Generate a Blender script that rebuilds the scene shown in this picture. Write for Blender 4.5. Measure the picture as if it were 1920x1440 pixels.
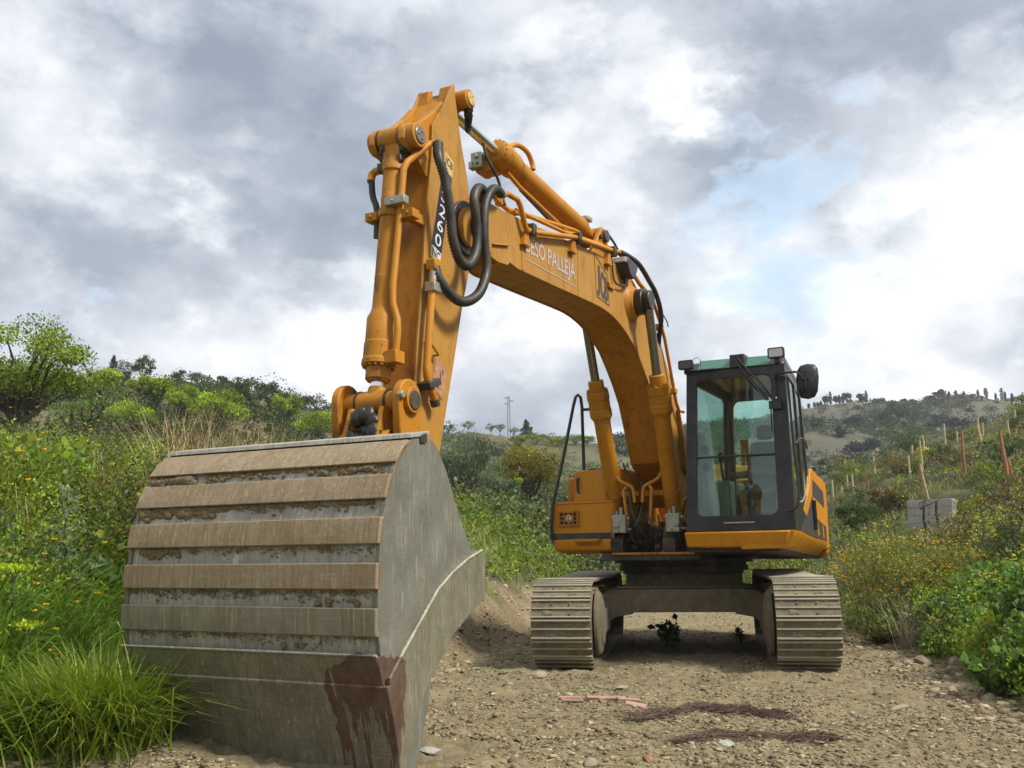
import bpy, bmesh, math, random
import numpy as np
from mathutils import Vector, Matrix
from math import sin, cos, pi, radians, atan2, sqrt
random.seed(7); rng = np.random.default_rng(11)
scene = bpy.context.scene
for o in list(bpy.data.objects): bpy.data.objects.remove(o)
COL = scene.collection

# ---------------------------------------------------------------- camera
cam_d = bpy.data.cameras.new('camera'); cam = bpy.data.objects.new('camera', cam_d); COL.objects.link(cam)
PITCH, ROLL = radians(9.52), radians(.84)
fw = Vector((0, cos(PITCH), sin(PITCH))); up0 = Vector((0, -sin(PITCH), cos(PITCH))); ri0 = Vector((1, 0, 0))
ri = ri0*cos(ROLL) - up0*sin(ROLL); up = ri0*sin(ROLL) + up0*cos(ROLL)
m = Matrix((ri, up, -fw)).transposed().to_4x4(); m.translation = Vector((0, 0, 1.30)); cam.matrix_world = m
cam_d.sensor_width = 36; cam_d.lens = 34.89; cam_d.clip_start = .05; cam_d.clip_end = 6000
scene.camera = cam
scene.render.resolution_x = 1024; scene.render.resolution_y = 768

# ---------------------------------------------------------------- sky, sun, exposure
scene.view_settings.view_transform = 'Standard'; scene.view_settings.look = 'None'
scene.view_settings.exposure = 0.5; scene.view_settings.gamma = 1
SUN_EL, SUN_AZ = radians(48), radians(118)      # azimuth clockwise from +Y
world = bpy.data.worlds.new('World'); scene.world = world; world.use_nodes = True
def build_world():
    nt = world.node_tree; N = nt.nodes; L = nt.links; N.clear()
    out = N.new('ShaderNodeOutputWorld'); bg = N.new('ShaderNodeBackground'); L.new(bg.outputs[0], out.inputs[0])
    sky = N.new('ShaderNodeTexSky'); sky.sky_type = 'NISHITA'; sky.sun_disc = False
    sky.sun_elevation = SUN_EL; sky.sun_rotation = SUN_AZ; sky.air_density = 1.0; sky.dust_density = 2.0
    tc = N.new('ShaderNodeTexCoord')
    def mth(op, a, b=None, clamp=False):
        n = N.new('ShaderNodeMath'); n.operation = op; n.use_clamp = clamp
        for i, v in enumerate((a, b)):
            if v is None: continue
            if isinstance(v, (int, float)): n.inputs[i].default_value = v
            else: L.new(v, n.inputs[i])
        return n.outputs[0]
    def vm(op, a, b):
        n = N.new('ShaderNodeVectorMath'); n.operation = op
        for i, v in enumerate((a, b)):
            if isinstance(v, tuple): n.inputs[i].default_value = v
            else: L.new(v, n.inputs[i])
        return n
    D = tc.outputs['Generated']
    # stretch the lookup sideways so clouds lie flat near the horizon
    def noise(scale, detail, rough, vec, dist=0.):
        n = N.new('ShaderNodeTexNoise'); n.inputs['Scale'].default_value = scale; n.inputs['Detail'].default_value = detail
        n.inputs['Roughness'].default_value = rough; n.inputs['Distortion'].default_value = dist; L.new(vec, n.inputs['Vector']); return n
    st = vm('MULTIPLY', D, (1., 1., 1.55)).outputs[0]
    w1 = noise(5.5, 5, .55, st); w2 = noise(16, 6, .6, st)
    a = vm('SUBTRACT', w1.outputs['Color'], (.5, .5, .5)).outputs[0]
    a = vm('MULTIPLY', a, (.20, .20, .15)).outputs[0]
    b = vm('SUBTRACT', w2.outputs['Color'], (.5, .5, .5)).outputs[0]
    b = vm('MULTIPLY', b, (.12, .12, .09)).outputs[0]
    W = vm('ADD', vm('ADD', D, a).outputs[0], b).outputs[0]
    def blobs(lst, base):
        acc = base
        for x, y, z, s, amp in lst:
            d = vm('DISTANCE', W, (x, y, z)).outputs['Value']
            q = mth('DIVIDE', d, s*1.05); q = mth('MULTIPLY', q, q); q = mth('MULTIPLY', q, -.7)
            e = mth('EXPONENT', q); e = mth('MULTIPLY', e, amp); acc = mth('ADD', acc, e)
        return acc
    CL = [(-0.169, 0.891, 0.421, 0.124, -0.42), (-0.067, 0.885, 0.46, 0.107, -0.25), (-0.261, 0.853, 0.451, 0.081, -0.25), (-0.334, 0.822, 0.462, 0.064, -0.1), (-0.407, 0.871, 0.275, 0.075, -0.25), (-0.315, 0.898, 0.308, 0.048, -0.2), (-0.207, 0.935, 0.287, 0.064, -0.25), (-0.272, 0.906, 0.324, 0.02, 0.45), (-0.414, 0.806, 0.424, 0.075, 0.25), (-0.419, 0.782, 0.461, 0.043, 0.2), (-0.437, 0.836, 0.333, 0.048, 0.25), (-0.355, 0.909, 0.219, 0.081, 0.3), (-0.25, 0.954, 0.164, 0.064, 0.2), (-0.178, 0.957, 0.227, 0.054, 0.2), (0, 0.988, 0.155, 0.07, -0.3), (0.022, 0.976, 0.218, 0.048, 0.35), (0.087, 0.909, 0.408, 0.091, 0.22), (0.186, 0.881, 0.435, 0.019, 0.6), (0.055, 0.873, 0.484, 0.064, -0.1), (0.274, 0.878, 0.392, 0.091, -0.3), (0.382, 0.837, 0.392, 0.107, -0.35), (0.228, 0.908, 0.352, 0.048, -0.15), (0.331, 0.833, 0.442, 0.048, 0.15), (0.41, 0.869, 0.277, 0.07, 0.34), (0.431, 0.844, 0.319, 0.043, 0.15), (0.378, 0.902, 0.206, 0.07, 0.2), (0.269, 0.938, 0.216, 0.086, 0.25), (0.306, 0.911, 0.277, 0.032, -0.2), (0.451, 0.866, 0.216, 0.032, -0.15), (0.348, 0.924, 0.16, 0.038, -0.15), (0.205, 0.963, 0.174, 0.032, 0.2), (-0.138, 0.968, 0.208, 0.043, 0.15), (-0.066, 0.945, 0.32, 0.043, -0.1)]
    BL = [(0.268, 0.912, 0.31, 0.091, 0.6), (0.175, 0.935, 0.308, 0.048, 0.35), (-0.373, 0.895, 0.244, 0.027, 0.5), (0.149, 0.958, 0.244, 0.032, 0.2), (0.363, 0.855, 0.37, 0.032, 0.15), (-0.107, 0.978, 0.177, 0.032, 0.1)]
    n1 = noise(3.8, 8, .55, st, .05); n2 = noise(12, 7, .55, st, .0)
    base = mth('MULTIPLY', mth('SUBTRACT', n1.outputs['Fac'], .5), 1.5)
    base = mth('ADD', base, mth('MULTIPLY', mth('SUBTRACT', n2.outputs['Fac'], .5), .42))
    n5 = noise(5.2, 9, .58, st, .05); n6 = noise(10., 8, .58, st, .05)
    def crisp(fac, lo, hi, amp):
        r_ = N.new('ShaderNodeMapRange'); r_.interpolation_type = 'SMOOTHSTEP'; L.new(fac, r_.inputs[0]); r_.inputs[1].default_value = lo; r_.inputs[2].default_value = hi
        return mth('MULTIPLY', mth('SUBTRACT', r_.outputs[0], .5), amp)
    base = mth('ADD', base, crisp(n5.outputs['Fac'], .46, .565, .24)); base = mth('ADD', base, crisp(n6.outputs['Fac'], .47, .57, .11))
    base = mth('ADD', base, .685)
    v = blobs(CL, base)
    rp = N.new('ShaderNodeValToRGB'); L.new(v, rp.inputs[0])
    E = rp.color_ramp.elements
    E[0].position = 0.0; E[0].color = (.235, .28, .345, 1)
    E[1].position = 1.0; E[1].color = (.86, .865, .88, 1)
    for p, c in ((.25, (.315, .355, .415, 1)), (.5, (.45, .485, .545, 1)), (.72, (.61, .635, .675, 1)), (.92, (.745, .76, .785, 1))):
        e = E.new(p); e.color = c
    hole = blobs(BL, mth('MULTIPLY', mth('SUBTRACT', n2.outputs['Fac'], .56), .8))
    hole = mth('MULTIPLY', mth('SUBTRACT', mth('ADD', hole, crisp(n6.outputs['Fac'], .46, .56, .35)), .18), 1.5, True)
    sk = N.new('ShaderNodeVectorMath'); sk.operation = 'SCALE'; L.new(sky.outputs[0], sk.inputs[0]); sk.inputs['Scale'].default_value = .11
    pale = N.new('ShaderNodeMixRGB'); pale.inputs[0].default_value = .78; L.new(sk.outputs[0], pale.inputs[1]); pale.inputs[2].default_value = (.50, .67, .84, 1)
    mx = N.new('ShaderNodeMixRGB'); L.new(hole, mx.inputs[0]); L.new(rp.outputs[0], mx.inputs[1]); L.new(pale.outputs[0], mx.inputs[2])
    L.new(mx.outputs[0], bg.inputs[0]); bg.inputs[1].default_value = 1.0
build_world()
sd = bpy.data.lights.new('sun', 'SUN'); sd.energy = 3.8; sd.angle = radians(11); sd.color = (1, .95, .86)
so = bpy.data.objects.new('sun', sd); COL.objects.link(so)
sdir = Vector((sin(SUN_AZ)*cos(SUN_EL), cos(SUN_AZ)*cos(SUN_EL), sin(SUN_EL)))
so.rotation_euler = sdir.to_track_quat('Z', 'Y').to_euler(); so.location = sdir*60

# ---------------------------------------------------------------- materials
def newmat(name):
    M = bpy.data.materials.new(name); M.use_nodes = True; nt = M.node_tree; nt.nodes.clear()
    out = nt.nodes.new('ShaderNodeOutputMaterial'); p = nt.nodes.new('ShaderNodeBsdfPrincipled'); nt.links.new(p.outputs[0], out.inputs[0])
    return M, nt, p, out
class G:
    """small node-graph helper"""
    def __init__(s, nt, coord='Object'):
        s.nt = nt; s.tc = nt.nodes.new('ShaderNodeTexCoord'); s.co = s.tc.outputs[coord]
    def map(s, scale, vec=None):
        n = s.nt.nodes.new('ShaderNodeMapping'); n.inputs['Scale'].default_value = scale; s.nt.links.new(vec or s.co, n.inputs[0]); return n.outputs[0]
    def noise(s, scale, detail=5, rough=.6, vec=None, dist=0):
        n = s.nt.nodes.new('ShaderNodeTexNoise'); n.inputs['Scale'].default_value = scale; n.inputs['Detail'].default_value = detail
        n.inputs['Roughness'].default_value = rough; n.inputs['Distortion'].default_value = dist
        s.nt.links.new(vec or s.co, n.inputs['Vector']); return n.outputs['Fac']
    def voro(s, scale, out='Distance', vec=None, feature='F1'):
        n = s.nt.nodes.new('ShaderNodeTexVoronoi'); n.feature = feature; n.inputs['Scale'].default_value = scale
        s.nt.links.new(vec or s.co, n.inputs['Vector']); return n.outputs[out]
    def ramp(s, fac, stops):
        n = s.nt.nodes.new('ShaderNodeValToRGB'); s.nt.links.new(fac, n.inputs[0]); E = n.color_ramp.elements
        for i, (p, c) in enumerate(stops):
            e = E[i] if i < 2 else E.new(p)
            e.position = p; e.color = c if isinstance(c, tuple) and len(c) == 4 else ((c, c, c, 1) if not isinstance(c, tuple) else c+(1,))
        return n.outputs[0]
    def mix(s, fac, a, b, mode='MIX'):
        n = s.nt.nodes.new('ShaderNodeMixRGB'); n.blend_type = mode
        for i, v in enumerate((fac, a, b)):
            if isinstance(v, (int, float)): n.inputs[i].default_value = v if i == 0 else (v, v, v, 1)
            elif isinstance(v, tuple): n.inputs[i].default_value = v if len(v) == 4 else v+(1,)
            else: s.nt.links.new(v, n.inputs[i])
        return n.outputs[0]
    def math(s, op, a, b=None, clamp=False):
        n = s.nt.nodes.new('ShaderNodeMath'); n.operation = op; n.use_clamp = clamp
        for i, v in enumerate((a, b)):
            if v is None: continue
            if isinstance(v, (int, float)): n.inputs[i].default_value = v
            else: s.nt.links.new(v, n.inputs[i])
        return n.outputs[0]
    def sep(s, vec=None):
        n = s.nt.nodes.new('ShaderNodeSeparateXYZ'); s.nt.links.new(vec or s.co, n.inputs[0]); return n.outputs
    def bump(s, p, h, strength=.3, dist=.01):
        n = s.nt.nodes.new('ShaderNodeBump'); n.inputs['Strength'].default_value = strength; n.inputs['Distance'].default_value = dist
        s.nt.links.new(h, n.inputs['Height']); s.nt.links.new(n.outputs[0], p.inputs['Normal'])
    def col(s, p, c):
        if isinstance(c, tuple): p.inputs['Base Color'].default_value = c if len(c) == 4 else c+(1,)
        else: s.nt.links.new(c, p.inputs['Base Color'])
    def rough(s, p, r):
        if isinstance(r, (int, float)): p.inputs['Roughness'].default_value = r
        else: s.nt.links.new(r, p.inputs['Roughness'])

def paint_mat(name, base, dark, dirt=.5, rough=.42, specks=True):
    M, nt, p, out = newmat(name); g = G(nt)
    n = g.noise(2.2, 6, .65); c = g.mix(g.ramp(n, [(.3, 0.), (.75, 1.)]), base, tuple(x*.84 for x in base))
    n2 = g.noise(9, 8, .7, g.map((1, 1, .35)))
    c = g.mix(g.math('MULTIPLY', g.ramp(n2, [(.52, 0.), (.72, 1.)]), dirt), c, dark)
    if specks:
        n3 = g.noise(34, 3, .5, g.map((1, 1, .6))); m3 = g.noise(5, 3, .5)
        sp = g.math('MULTIPLY', g.ramp(n3, [(.66, 0.), (.70, 1.)]), g.ramp(m3, [(.45, 0.), (.6, 1.)]))
        c = g.mix(g.math('MULTIPLY', sp, .75), c, (.07, .032, .012))
    # pale dust lying on it
    n4 = g.noise(3.3, 7, .72); c = g.mix(g.math('MULTIPLY', g.ramp(n4, [(.45, 0.), (.8, 1.)]), .15), c, (.50, .36, .17))
    g.col(p, c); g.rough(p, g.ramp(n2, [(.3, rough), (.8, rough+.25)])); p.inputs['Specular IOR Level'].default_value = .32
    g.bump(p, g.noise(60, 3, .6), .08, .004)
    return M
def simple_mat(name, base, rough=.5, metal=0., var=.25, scale=12, bump=.1, dusty=0.):
    M, nt, p, out = newmat(name); g = G(nt)
    n = g.noise(scale, 6, .65); c = g.mix(g.ramp(n, [(.3, 0.), (.7, 1.)]), base, tuple(x*(1-var) for x in base))
    if dusty:
        n2 = g.noise(4, 7, .7); c = g.mix(g.math('MULTIPLY', g.ramp(n2, [(.4, 0.), (.7, 1.)]), dusty), c, (.26, .20, .12))
    g.col(p, c); g.rough(p, g.ramp(n, [(.2, max(0, rough-.08)), (.8, min(1, rough+.12))])); p.inputs['Metallic'].default_value = metal
    if bump: g.bump(p, g.noise(scale*5, 4, .6), bump, .005)
    return M
MAT = {}
MAT['yellow'] = paint_mat('yellow_paint', (.45, .178, .0015), (.14, .05, .007), .9)
MAT['yellow_sky_sheen'] = paint_mat('sky_sheen_yellow_paint', (.40, .195, .030), (.19, .085, .016), .8, .55)  # the yellow paint, paler: sky reflection on the side plates put into the colour
MAT['yellow_worn'] = paint_mat('worn_yellow_paint', (.43, .172, .006), (.07, .034, .013), 1., .5)
MAT['yellow_clean'] = paint_mat('cab_yellow_paint', (.54, .215, .0025), (.27, .105, .01), .45, .38, False)
MAT['pipe'] = paint_mat('pipe_orange_paint', (.50, .20, .008), (.27, .09, .015), .6, .45)
MAT['black'] = simple_mat('black_frame_paint', (.018, .018, .026), .33, 0, .3, 6, .03, .12)
MAT['band'] = simple_mat('black_band', (.022, .022, .032), .5, 0, .3, 6, .03, .25)
MAT['rubber'] = simple_mat('hose_rubber', (.016, .017, .019), .5, 0, .4, 20, .1, .25)
MAT['grease'] = simple_mat('black_grease', (.018, .013, .010), .38, 0, .5, 18, .5, .10)
MAT['chrome'] = simple_mat('chrome', (.85, .84, .82), .22, 1, .1, 6, 0)
MAT['dull_chrome'] = simple_mat('dull_chrome', (.33, .30, .25), .28, .9, .3, 8, 0, .15)
MAT['galv'] = simple_mat('zinc_plated_steel', (.42, .42, .34), .45, .55, .35, 14, .1, .3)
MAT['bolt'] = simple_mat('bolt_steel', (.34, .17, .05), .5, .2, .4, 30, .1)
MAT['interior'] = simple_mat('grey_interior', (.10, .11, .10), .7, 0, .3, 8, .05)
MAT['interior_light'] = simple_mat('pale_interior', (.20, .22, .19), .6, 0, .2, 5, .05)
MAT['seat'] = simple_mat('seat_cloth', (.05, .06, .06), .85, 0, .3, 30, .1)
MAT['lens'] = simple_mat('lamp_lens', (.55, .55, .52), .15, .3, .2, 30, .2)
MAT['greenglass'] = simple_mat('green_tinted_roof_glass', (.05, .16, .115), .12, 0, .1, 3, 0)
MAT['darkdirty'] = simple_mat('oily_dark_steel', (.035, .028, .022), .6, .1, .5, 9, .4, .35)
MAT['white_text'] = simple_mat('worn_white_lettering', (.52, .45, .47), .6, 0, .35, 26, 0)
MAT['navy'] = simple_mat('navy_decal', (.014, .016, .045), .4, 0, .2, 10, 0)
MAT['white'] = simple_mat('white_decal', (.68, .66, .60), .45, 0, .2, 18, 0)
MAT['decal_dark'] = simple_mat('dark_decal', (.055, .05, .052), .45, 0, .3, 18, 0)
MAT['decal_outline'] = simple_mat('brown_decal_outline', (.16, .085, .03), .5, 0, .3, 18, 0)
MAT['decal_cream'] = simple_mat('cream_yellow_decal', (.62, .42, .13), .5, 0, .25, 18, 0)
MAT['pinkred'] = simple_mat('faded_warning_sticker', (.52, .22, .10), .6, 0, .5, 12, 0)
MAT['redcap'] = simple_mat('red_plastic_cap', (.45, .03, .02), .4, 0)

def glass_mat(name, tint, refl=1.0):
    M, nt, p, out = newmat(name); N = nt.nodes; L = nt.links; N.remove(p)
    tr = N.new('ShaderNodeBsdfTransparent'); tr.inputs[0].default_value = tint+(1,)
    gl = N.new('ShaderNodeBsdfGlossy'); gl.inputs[0].default_value = (.95, 1, .98, 1); gl.inputs['Roughness'].default_value = .02
    di = N.new('ShaderNodeBsdfDiffuse'); di.inputs[0].default_value = (.42, .42, .36, 1)
    fr = N.new('ShaderNodeFresnel'); fr.inputs[0].default_value = 1.52
    mu = N.new('ShaderNodeMath'); mu.operation = 'MULTIPLY_ADD'; mu.inputs[1].default_value = .6*refl; mu.inputs[2].default_value = .02; mu.use_clamp = True
    L.new(fr.outputs[0], mu.inputs[0])
    m1 = N.new('ShaderNodeMixShader'); L.new(mu.outputs[0], m1.inputs[0]); L.new(tr.outputs[0], m1.inputs[1]); L.new(gl.outputs[0], m1.inputs[2])
    g = G(nt); d = g.math('MULTIPLY', g.ramp(g.noise(6, 8, .7), [(.35, .1), (.8, 1.)]), .06)
    m2 = N.new('ShaderNodeMixShader'); L.new(d, m2.inputs[0]); L.new(m1.outputs[0], m2.inputs[1]); L.new(di.outputs[0], m2.inputs[2])
    L.new(m2.outputs[0], out.inputs[0]); return M
MAT['glass'] = glass_mat('cab_glass', (.80, .93, .89))

def bucket_mat(name, base, dark, streak, stain=True, brown=0.):
    """weathered steel of the bucket; the object space is the machine's (x across, -y forward, z up)"""
    M, nt, p, out = newmat(name); g = G(nt)
    n = g.noise(3.5, 8, .7); c = g.mix(g.ramp(n, [(.32, 0.), (.68, 1.)]), base, dark)
    s = g.noise(1, 6, .65, g.map((38, 10, 2.2))); c = g.mix(g.math('MULTIPLY', g.ramp(s, [(.45, 0.), (.66, 1.)]), .6), c, streak)
    s2 = g.noise(1, 5, .6, g.map((60, 60, 5))); c = g.mix(g.math('MULTIPLY', g.ramp(s2, [(.56, 0.), (.68, 1.)]), .4), c, tuple(min(1, x*2.0) for x in base))
    mud = g.noise(7, 8, .75); c = g.mix(g.math('MULTIPLY', g.ramp(mud, [(.5, 0.), (.75, 1.)]), .45), c, (.20, .145, .075))
    sc = g.noise(1, 3, .5, g.map((5, 90, 90))); c = g.mix(g.math('MULTIPLY', g.ramp(sc, [(.62, 0.), (.66, 1.)]), .22), c, (.36, .34, .29))
    if stain:
        x, y, z = g.sep()
        # splash in the lower right corner with drips running down from it
        wob = g.math('MULTIPLY', g.math('SUBTRACT', g.noise(6, 6, .6), .5), .22)
        top = g.math('MINIMUM', g.math('ADD', g.math('MULTIPLY', g.math('SUBTRACT', x, .40), .55), .62), .755)
        zz = g.math('ADD', z, wob)
        a = g.math('LESS_THAN', zz, top)
        edge = g.math('GREATER_THAN', g.math('ADD', x, wob), .47)
        side = g.math('LESS_THAN', g.math('ADD', y, g.math('MULTIPLY', wob, .8)), -7.79)
        drip = g.noise(1, 3, .6, g.map((24, 10, .5)))
        thr = g.math('ADD', g.math('MULTIPLY', g.math('MAXIMUM', g.math('SUBTRACT', .57, zz), 0.), .62), .34)
        core = g.math('MULTIPLY', g.math('MULTIPLY', g.math('MULTIPLY', a, edge), side), g.math('GREATER_THAN', drip, thr))
        c = g.mix(g.math('MULTIPLY', core, g.ramp(g.noise(12, 4, .5), [(.3, .6), (.7, .93)])), c, (.078, .028, .018))
    g.col(p, c); g.rough(p, g.ramp(n, [(.2, .5), (.8, .72)])); p.inputs['Metallic'].default_value = .12
    g.bump(p, g.math('ADD', g.noise(26, 8, .75), g.math('MULTIPLY', s, .8)), .55, .010)
    return M
MAT['bucket'] = bucket_mat('bucket_steel', (.25, .228, .155), (.17, .155, .105), (.14, .105, .06))
MAT['bucket_recess'] = bucket_mat('bucket_scraped_steel', (.40, .39, .33), (.26, .255, .21), (.19, .155, .10))
MAT['bucket_band'] = bucket_mat('bucket_brown_wear_steel', (.30, .238, .145), (.225, .165, .09), (.18, .10, .048))
MAT['bucket_side'] = bucket_mat('bucket_side_steel', (.20, .205, .17), (.10, .105, .09), (.15, .12, .065))
MAT['bucket_lip'] = bucket_mat('bucket_lip_steel', (.235, .215, .145), (.12, .118, .085), (.10, .08, .045))
def soil_mat(name, a, b, sc=18):
    M, nt, p, out = newmat(name); g = G(nt)
    c = g.mix(g.ramp(g.noise(sc, 8, .75), [(.3, 0.), (.7, 1.)]), a, b); g.col(p, c); p.inputs['Roughness'].default_value = .95
    g.bump(p, g.noise(sc*3, 8, .8), .8, .02); return M
MAT['mud'] = soil_mat('dried_mud', (.26, .195, .10), (.14, .105, .055))
MAT['track'] = None
def track_mat():
    M, nt, p, out = newmat('muddy_track_steel'); g = G(nt)
    n = g.noise(7, 8, .75); geo = nt.nodes.new('ShaderNodeNewGeometry')
    info = nt.nodes.new('ShaderNodeObjectInfo')
    c = g.mix(g.ramp(n, [(.35, 0.), (.62, 1.)]), (.25, .205, .105), (.105, .088, .055))
    c = g.mix(g.math('MULTIPLY', info.outputs['Random'], .35), c, (.13, .11, .08))
    n2 = g.noise(30, 5, .7); c = g.mix(g.math('MULTIPLY', g.ramp(n2, [(.55, 0.), (.7, 1.)]), .5), c, (.30, .26, .15))
    at = nt.nodes.new('ShaderNodeAttribute'); at.attribute_name = 'worn'
    c = g.mix(g.math('MULTIPLY', at.outputs['Fac'], .75), c, (.40, .37, .29))
    g.col(p, c); p.inputs['Roughness'].default_value = .8; g.bump(p, g.noise(45, 6, .75), .6, .01); return M
MAT['track'] = track_mat()
MAT['under'] = soil_mat('muddy_undercarriage_steel', (.19, .155, .09), (.075, .06, .04), 7)

# ---------------------------------------------------------------- mesh building, (u forward, w to the machine's left, z up)
def cv(p): return (p[1], -p[0], p[2])
class MB:
    def __init__(s): s.v = []; s.f = []; s.sharp = 35
    def poly(s, pts): i = len(s.v); s.v += [tuple(p) for p in pts]; s.f.append(tuple(range(i, i+len(pts)))); return s
    def loft(s, rings, closed=True, caps=True):
        i0 = len(s.v); n = len(rings[0])
        for r in rings: s.v += [tuple(p) for p in r]
        for k in range(len(rings)-1):
            for j in range(n if closed else n-1):
                a = i0+k*n+j; b = i0+k*n+(j+1) % n; s.f.append((a, b, b+n, a+n))
        if caps and closed:
            s.f.append(tuple(reversed(range(i0, i0+n)))); s.f.append(tuple(range(i0+(len(rings)-1)*n, i0+len(rings)*n)))
        return s
    def prism(s, uz, w0, w1):
        return s.loft([[(u, w0, z) for u, z in uz], [(u, w1, z) for u, z in uz]])
    def box(s, a, b):
        (u0, w0, z0), (u1, w1, z1) = a, b
        return s.loft([[(u0, w0, z0), (u1, w0, z0), (u1, w0, z1), (u0, w0, z1)], [(u0, w1, z0), (u1, w1, z0), (u1, w1, z1), (u0, w1, z1)]])
    def hexa(s, q0, q1): return s.loft([q0, q1])
    def frame(s, d):
        d = Vector(d).normalized(); a = Vector((0, 0, 1)) if abs(d.z) < .9 else Vector((1, 0, 0))
        x = d.cross(a).normalized(); return x, d.cross(x).normalized()
    def lathe(s, p, q, prof, n=24, caps=True):
        p, q = Vector(p), Vector(q); d = q-p; x, y = s.frame(d); rings = []
        for t, r in prof:
            c = p+d*t; rings.append([tuple(c+x*(r*cos(2*pi*k/n))+y*(r*sin(2*pi*k/n))) for k in range(n)])
        return s.loft(rings, True, caps)
    def cyl(s, p, q, r, n=20): return s.lathe(p, q, [(0, r), (1, r)], n)
    def tube(s, pts, r, n=10, sm=0, ribs=0, amp=0.):
        P = [Vector(p) for p in pts]
        if sm:
            Q = []
            for i in range(len(P)-1):
                a = P[max(i-1, 0)]; b = P[i]; c = P[i+1]; d = P[min(i+2, len(P)-1)]
                for k in range(sm):
                    t = k/sm; Q.append(.5*((2*b)+(-a+c)*t+(2*a-5*b+4*c-d)*t*t+(-a+3*b-3*c+d)*t**3))
            Q.append(P[-1]); P = Q
        if ribs:
            L = [0]
            for i in range(1, len(P)): L.append(L[-1]+(P[i]-P[i-1]).length)
            m_ = int(L[-1]/ribs)*2+1; Q = []; j = 0
            for k in range(m_):
                t = L[-1]*k/(m_-1)
                while j < len(L)-2 and L[j+1] < t: j += 1
                f = (t-L[j])/max(1e-9, L[j+1]-L[j]); Q.append(P[j].lerp(P[j+1], min(1, max(0, f))))
            P = Q
        T = []
        for i in range(len(P)):
            t = (P[min(i+1, len(P)-1)]-P[max(i-1, 0)]); T.append(t.normalized())
        x, y = s.frame(T[0]); rings = []
        for i in range(len(P)):
            x = (x-T[i]*x.dot(T[i])).normalized(); y = T[i].cross(x)
            rr = (r[i*len(r)//len(P)] if isinstance(r, list) else r) + (amp*(1 if i % 2 else -1) if ribs else 0)
            rings.append([tuple(P[i]+x*(rr*cos(2*pi*k/n))+y*(rr*sin(2*pi*k/n))) for k in range(n)])
        return s.loft(rings)
    def bolts(s, c, d, R, n, r=.012, h=.014, a0=0):
        c = Vector(c); d = Vector(d).normalized(); x, y = s.frame(d)
        for k in range(n):
            a = a0+2*pi*k/n; p = c+x*(R*cos(a))+y*(R*sin(a)); s.cyl(p, p+d*h, r, 6)
        return s
    def lump(s, c, r, seed=0, sq=(1, 1, 1), n=7):
        rnd = random.Random(seed); i0 = len(s.v); rings = []
        for a in range(1, n):
            th = pi*a/n; ring = []
            for k in range(10):
                ph = 2*pi*k/10; q = r*(1+rnd.uniform(-.18, .18))
                ring.append((c[0]+q*sq[0]*sin(th)*cos(ph), c[1]+q*sq[1]*sin(th)*sin(ph), c[2]+q*sq[2]*cos(th)))
            rings.append(ring)
        return s.loft(rings)
    def build(s, name, mat, parent=None, bevel=0., smooth=35, label=None, conv=True, segs=2):
        me = bpy.data.meshes.new(name); me.from_pydata([cv(p) for p in s.v] if conv else s.v, [], s.f)
        bm = bmesh.new(); bm.from_mesh(me); bmesh.ops.recalc_face_normals(bm, faces=bm.faces); bm.to_mesh(me); bm.free()
        me.materials.append(MAT[mat] if isinstance(mat, str) else mat)
        for pl in me.polygons: pl.use_smooth = True
        me.set_sharp_from_angle(angle=radians(smooth))
        o = bpy.data.objects.new(name, me); COL.objects.link(o)
        if parent: o.parent = parent
        if bevel:
            b = o.modifiers.new('bevel', 'BEVEL'); b.width = bevel; b.segments = segs; b.limit_method = 'ANGLE'; b.angle_limit = radians(40); b.harden_normals = False
        if label: o['label'] = label
        return o
def thing(name, label, cat, loc=(0, 0, 0), rz=0, group=None):
    o = bpy.data.objects.new(name, None); COL.objects.link(o); o.location = loc; o.rotation_euler = (0, 0, rz); o.empty_display_size = .2
    tag(o, label, cat, group); return o
def tag(o, label=None, cat=None, group=None, kind=None):
    if label: o['label'] = label
    if cat: o['category'] = cat
    if group: o['group'] = group
    if kind: o['kind'] = kind
    return o

# ================================================================ the excavator
HA, TA = radians(27.3), radians(10.4); MC = (2.18, 13.05, 0)
ex = thing('excavator', 'yellow tracked excavator with raised boom and its wide steel bucket resting on the ground', 'excavator', MC, -HA)
BW = -.13      # boom centre line (w)

# ---- bucket -------------------------------------------------------------
W0, W1 = -1.11, .84
prof = [(7.544, 2.007), (7.66, 1.98), (7.769, 1.915), (7.865, 1.80), (7.94, 1.64), (7.985, 1.498), (8.01, 1.348), (8.025, 1.20), (8.03, 1.05), (8.028, .90), (8.014, .76), (7.955, .60), (7.885, .40), (7.845, .25), (7.80, .06), (7.77, -.12)]
def offs(P, d):
    out = []
    for i, p in enumerate(P):
        a = P[max(i-1, 0)]; b = P[min(i+1, len(P)-1)]; t = Vector((b[0]-a[0], b[1]-a[1])).normalized(); nrm = Vector((t.y, -t.x))
        out.append((p[0]-nrm.x*d, p[1]-nrm.y*d))
    return out
def interp(P, t):
    L = [0]
    for i in range(1, len(P)): L.append(L[-1]+math.dist(P[i], P[i-1]))
    t = t*L[-1]
    for i in range(len(P)-1):
        if t <= L[i+1] or i == len(P)-2:
            f = (t-L[i])/(L[i+1]-L[i]); return tuple(P[i][k]+(P[i+1][k]-P[i][k])*f for k in (0, 1))
dense = [interp(prof, k/60) for k in range(61)]
if Vector((offs(dense, .1)[30][0]-8.0, 0)).x > 0: sgn = -1
else: sgn = 1
o_in = offs(dense, .03*sgn)
bk = MB(); bk.prism([(p[0]-.028, p[1]-.002) for p in dense]+[(p[0]-.055, p[1]-.01) for p in reversed(dense)], W0+.012, W1-.012)
bucket = bk.build('bucket', 'bucket_recess', ex, .004)
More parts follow.
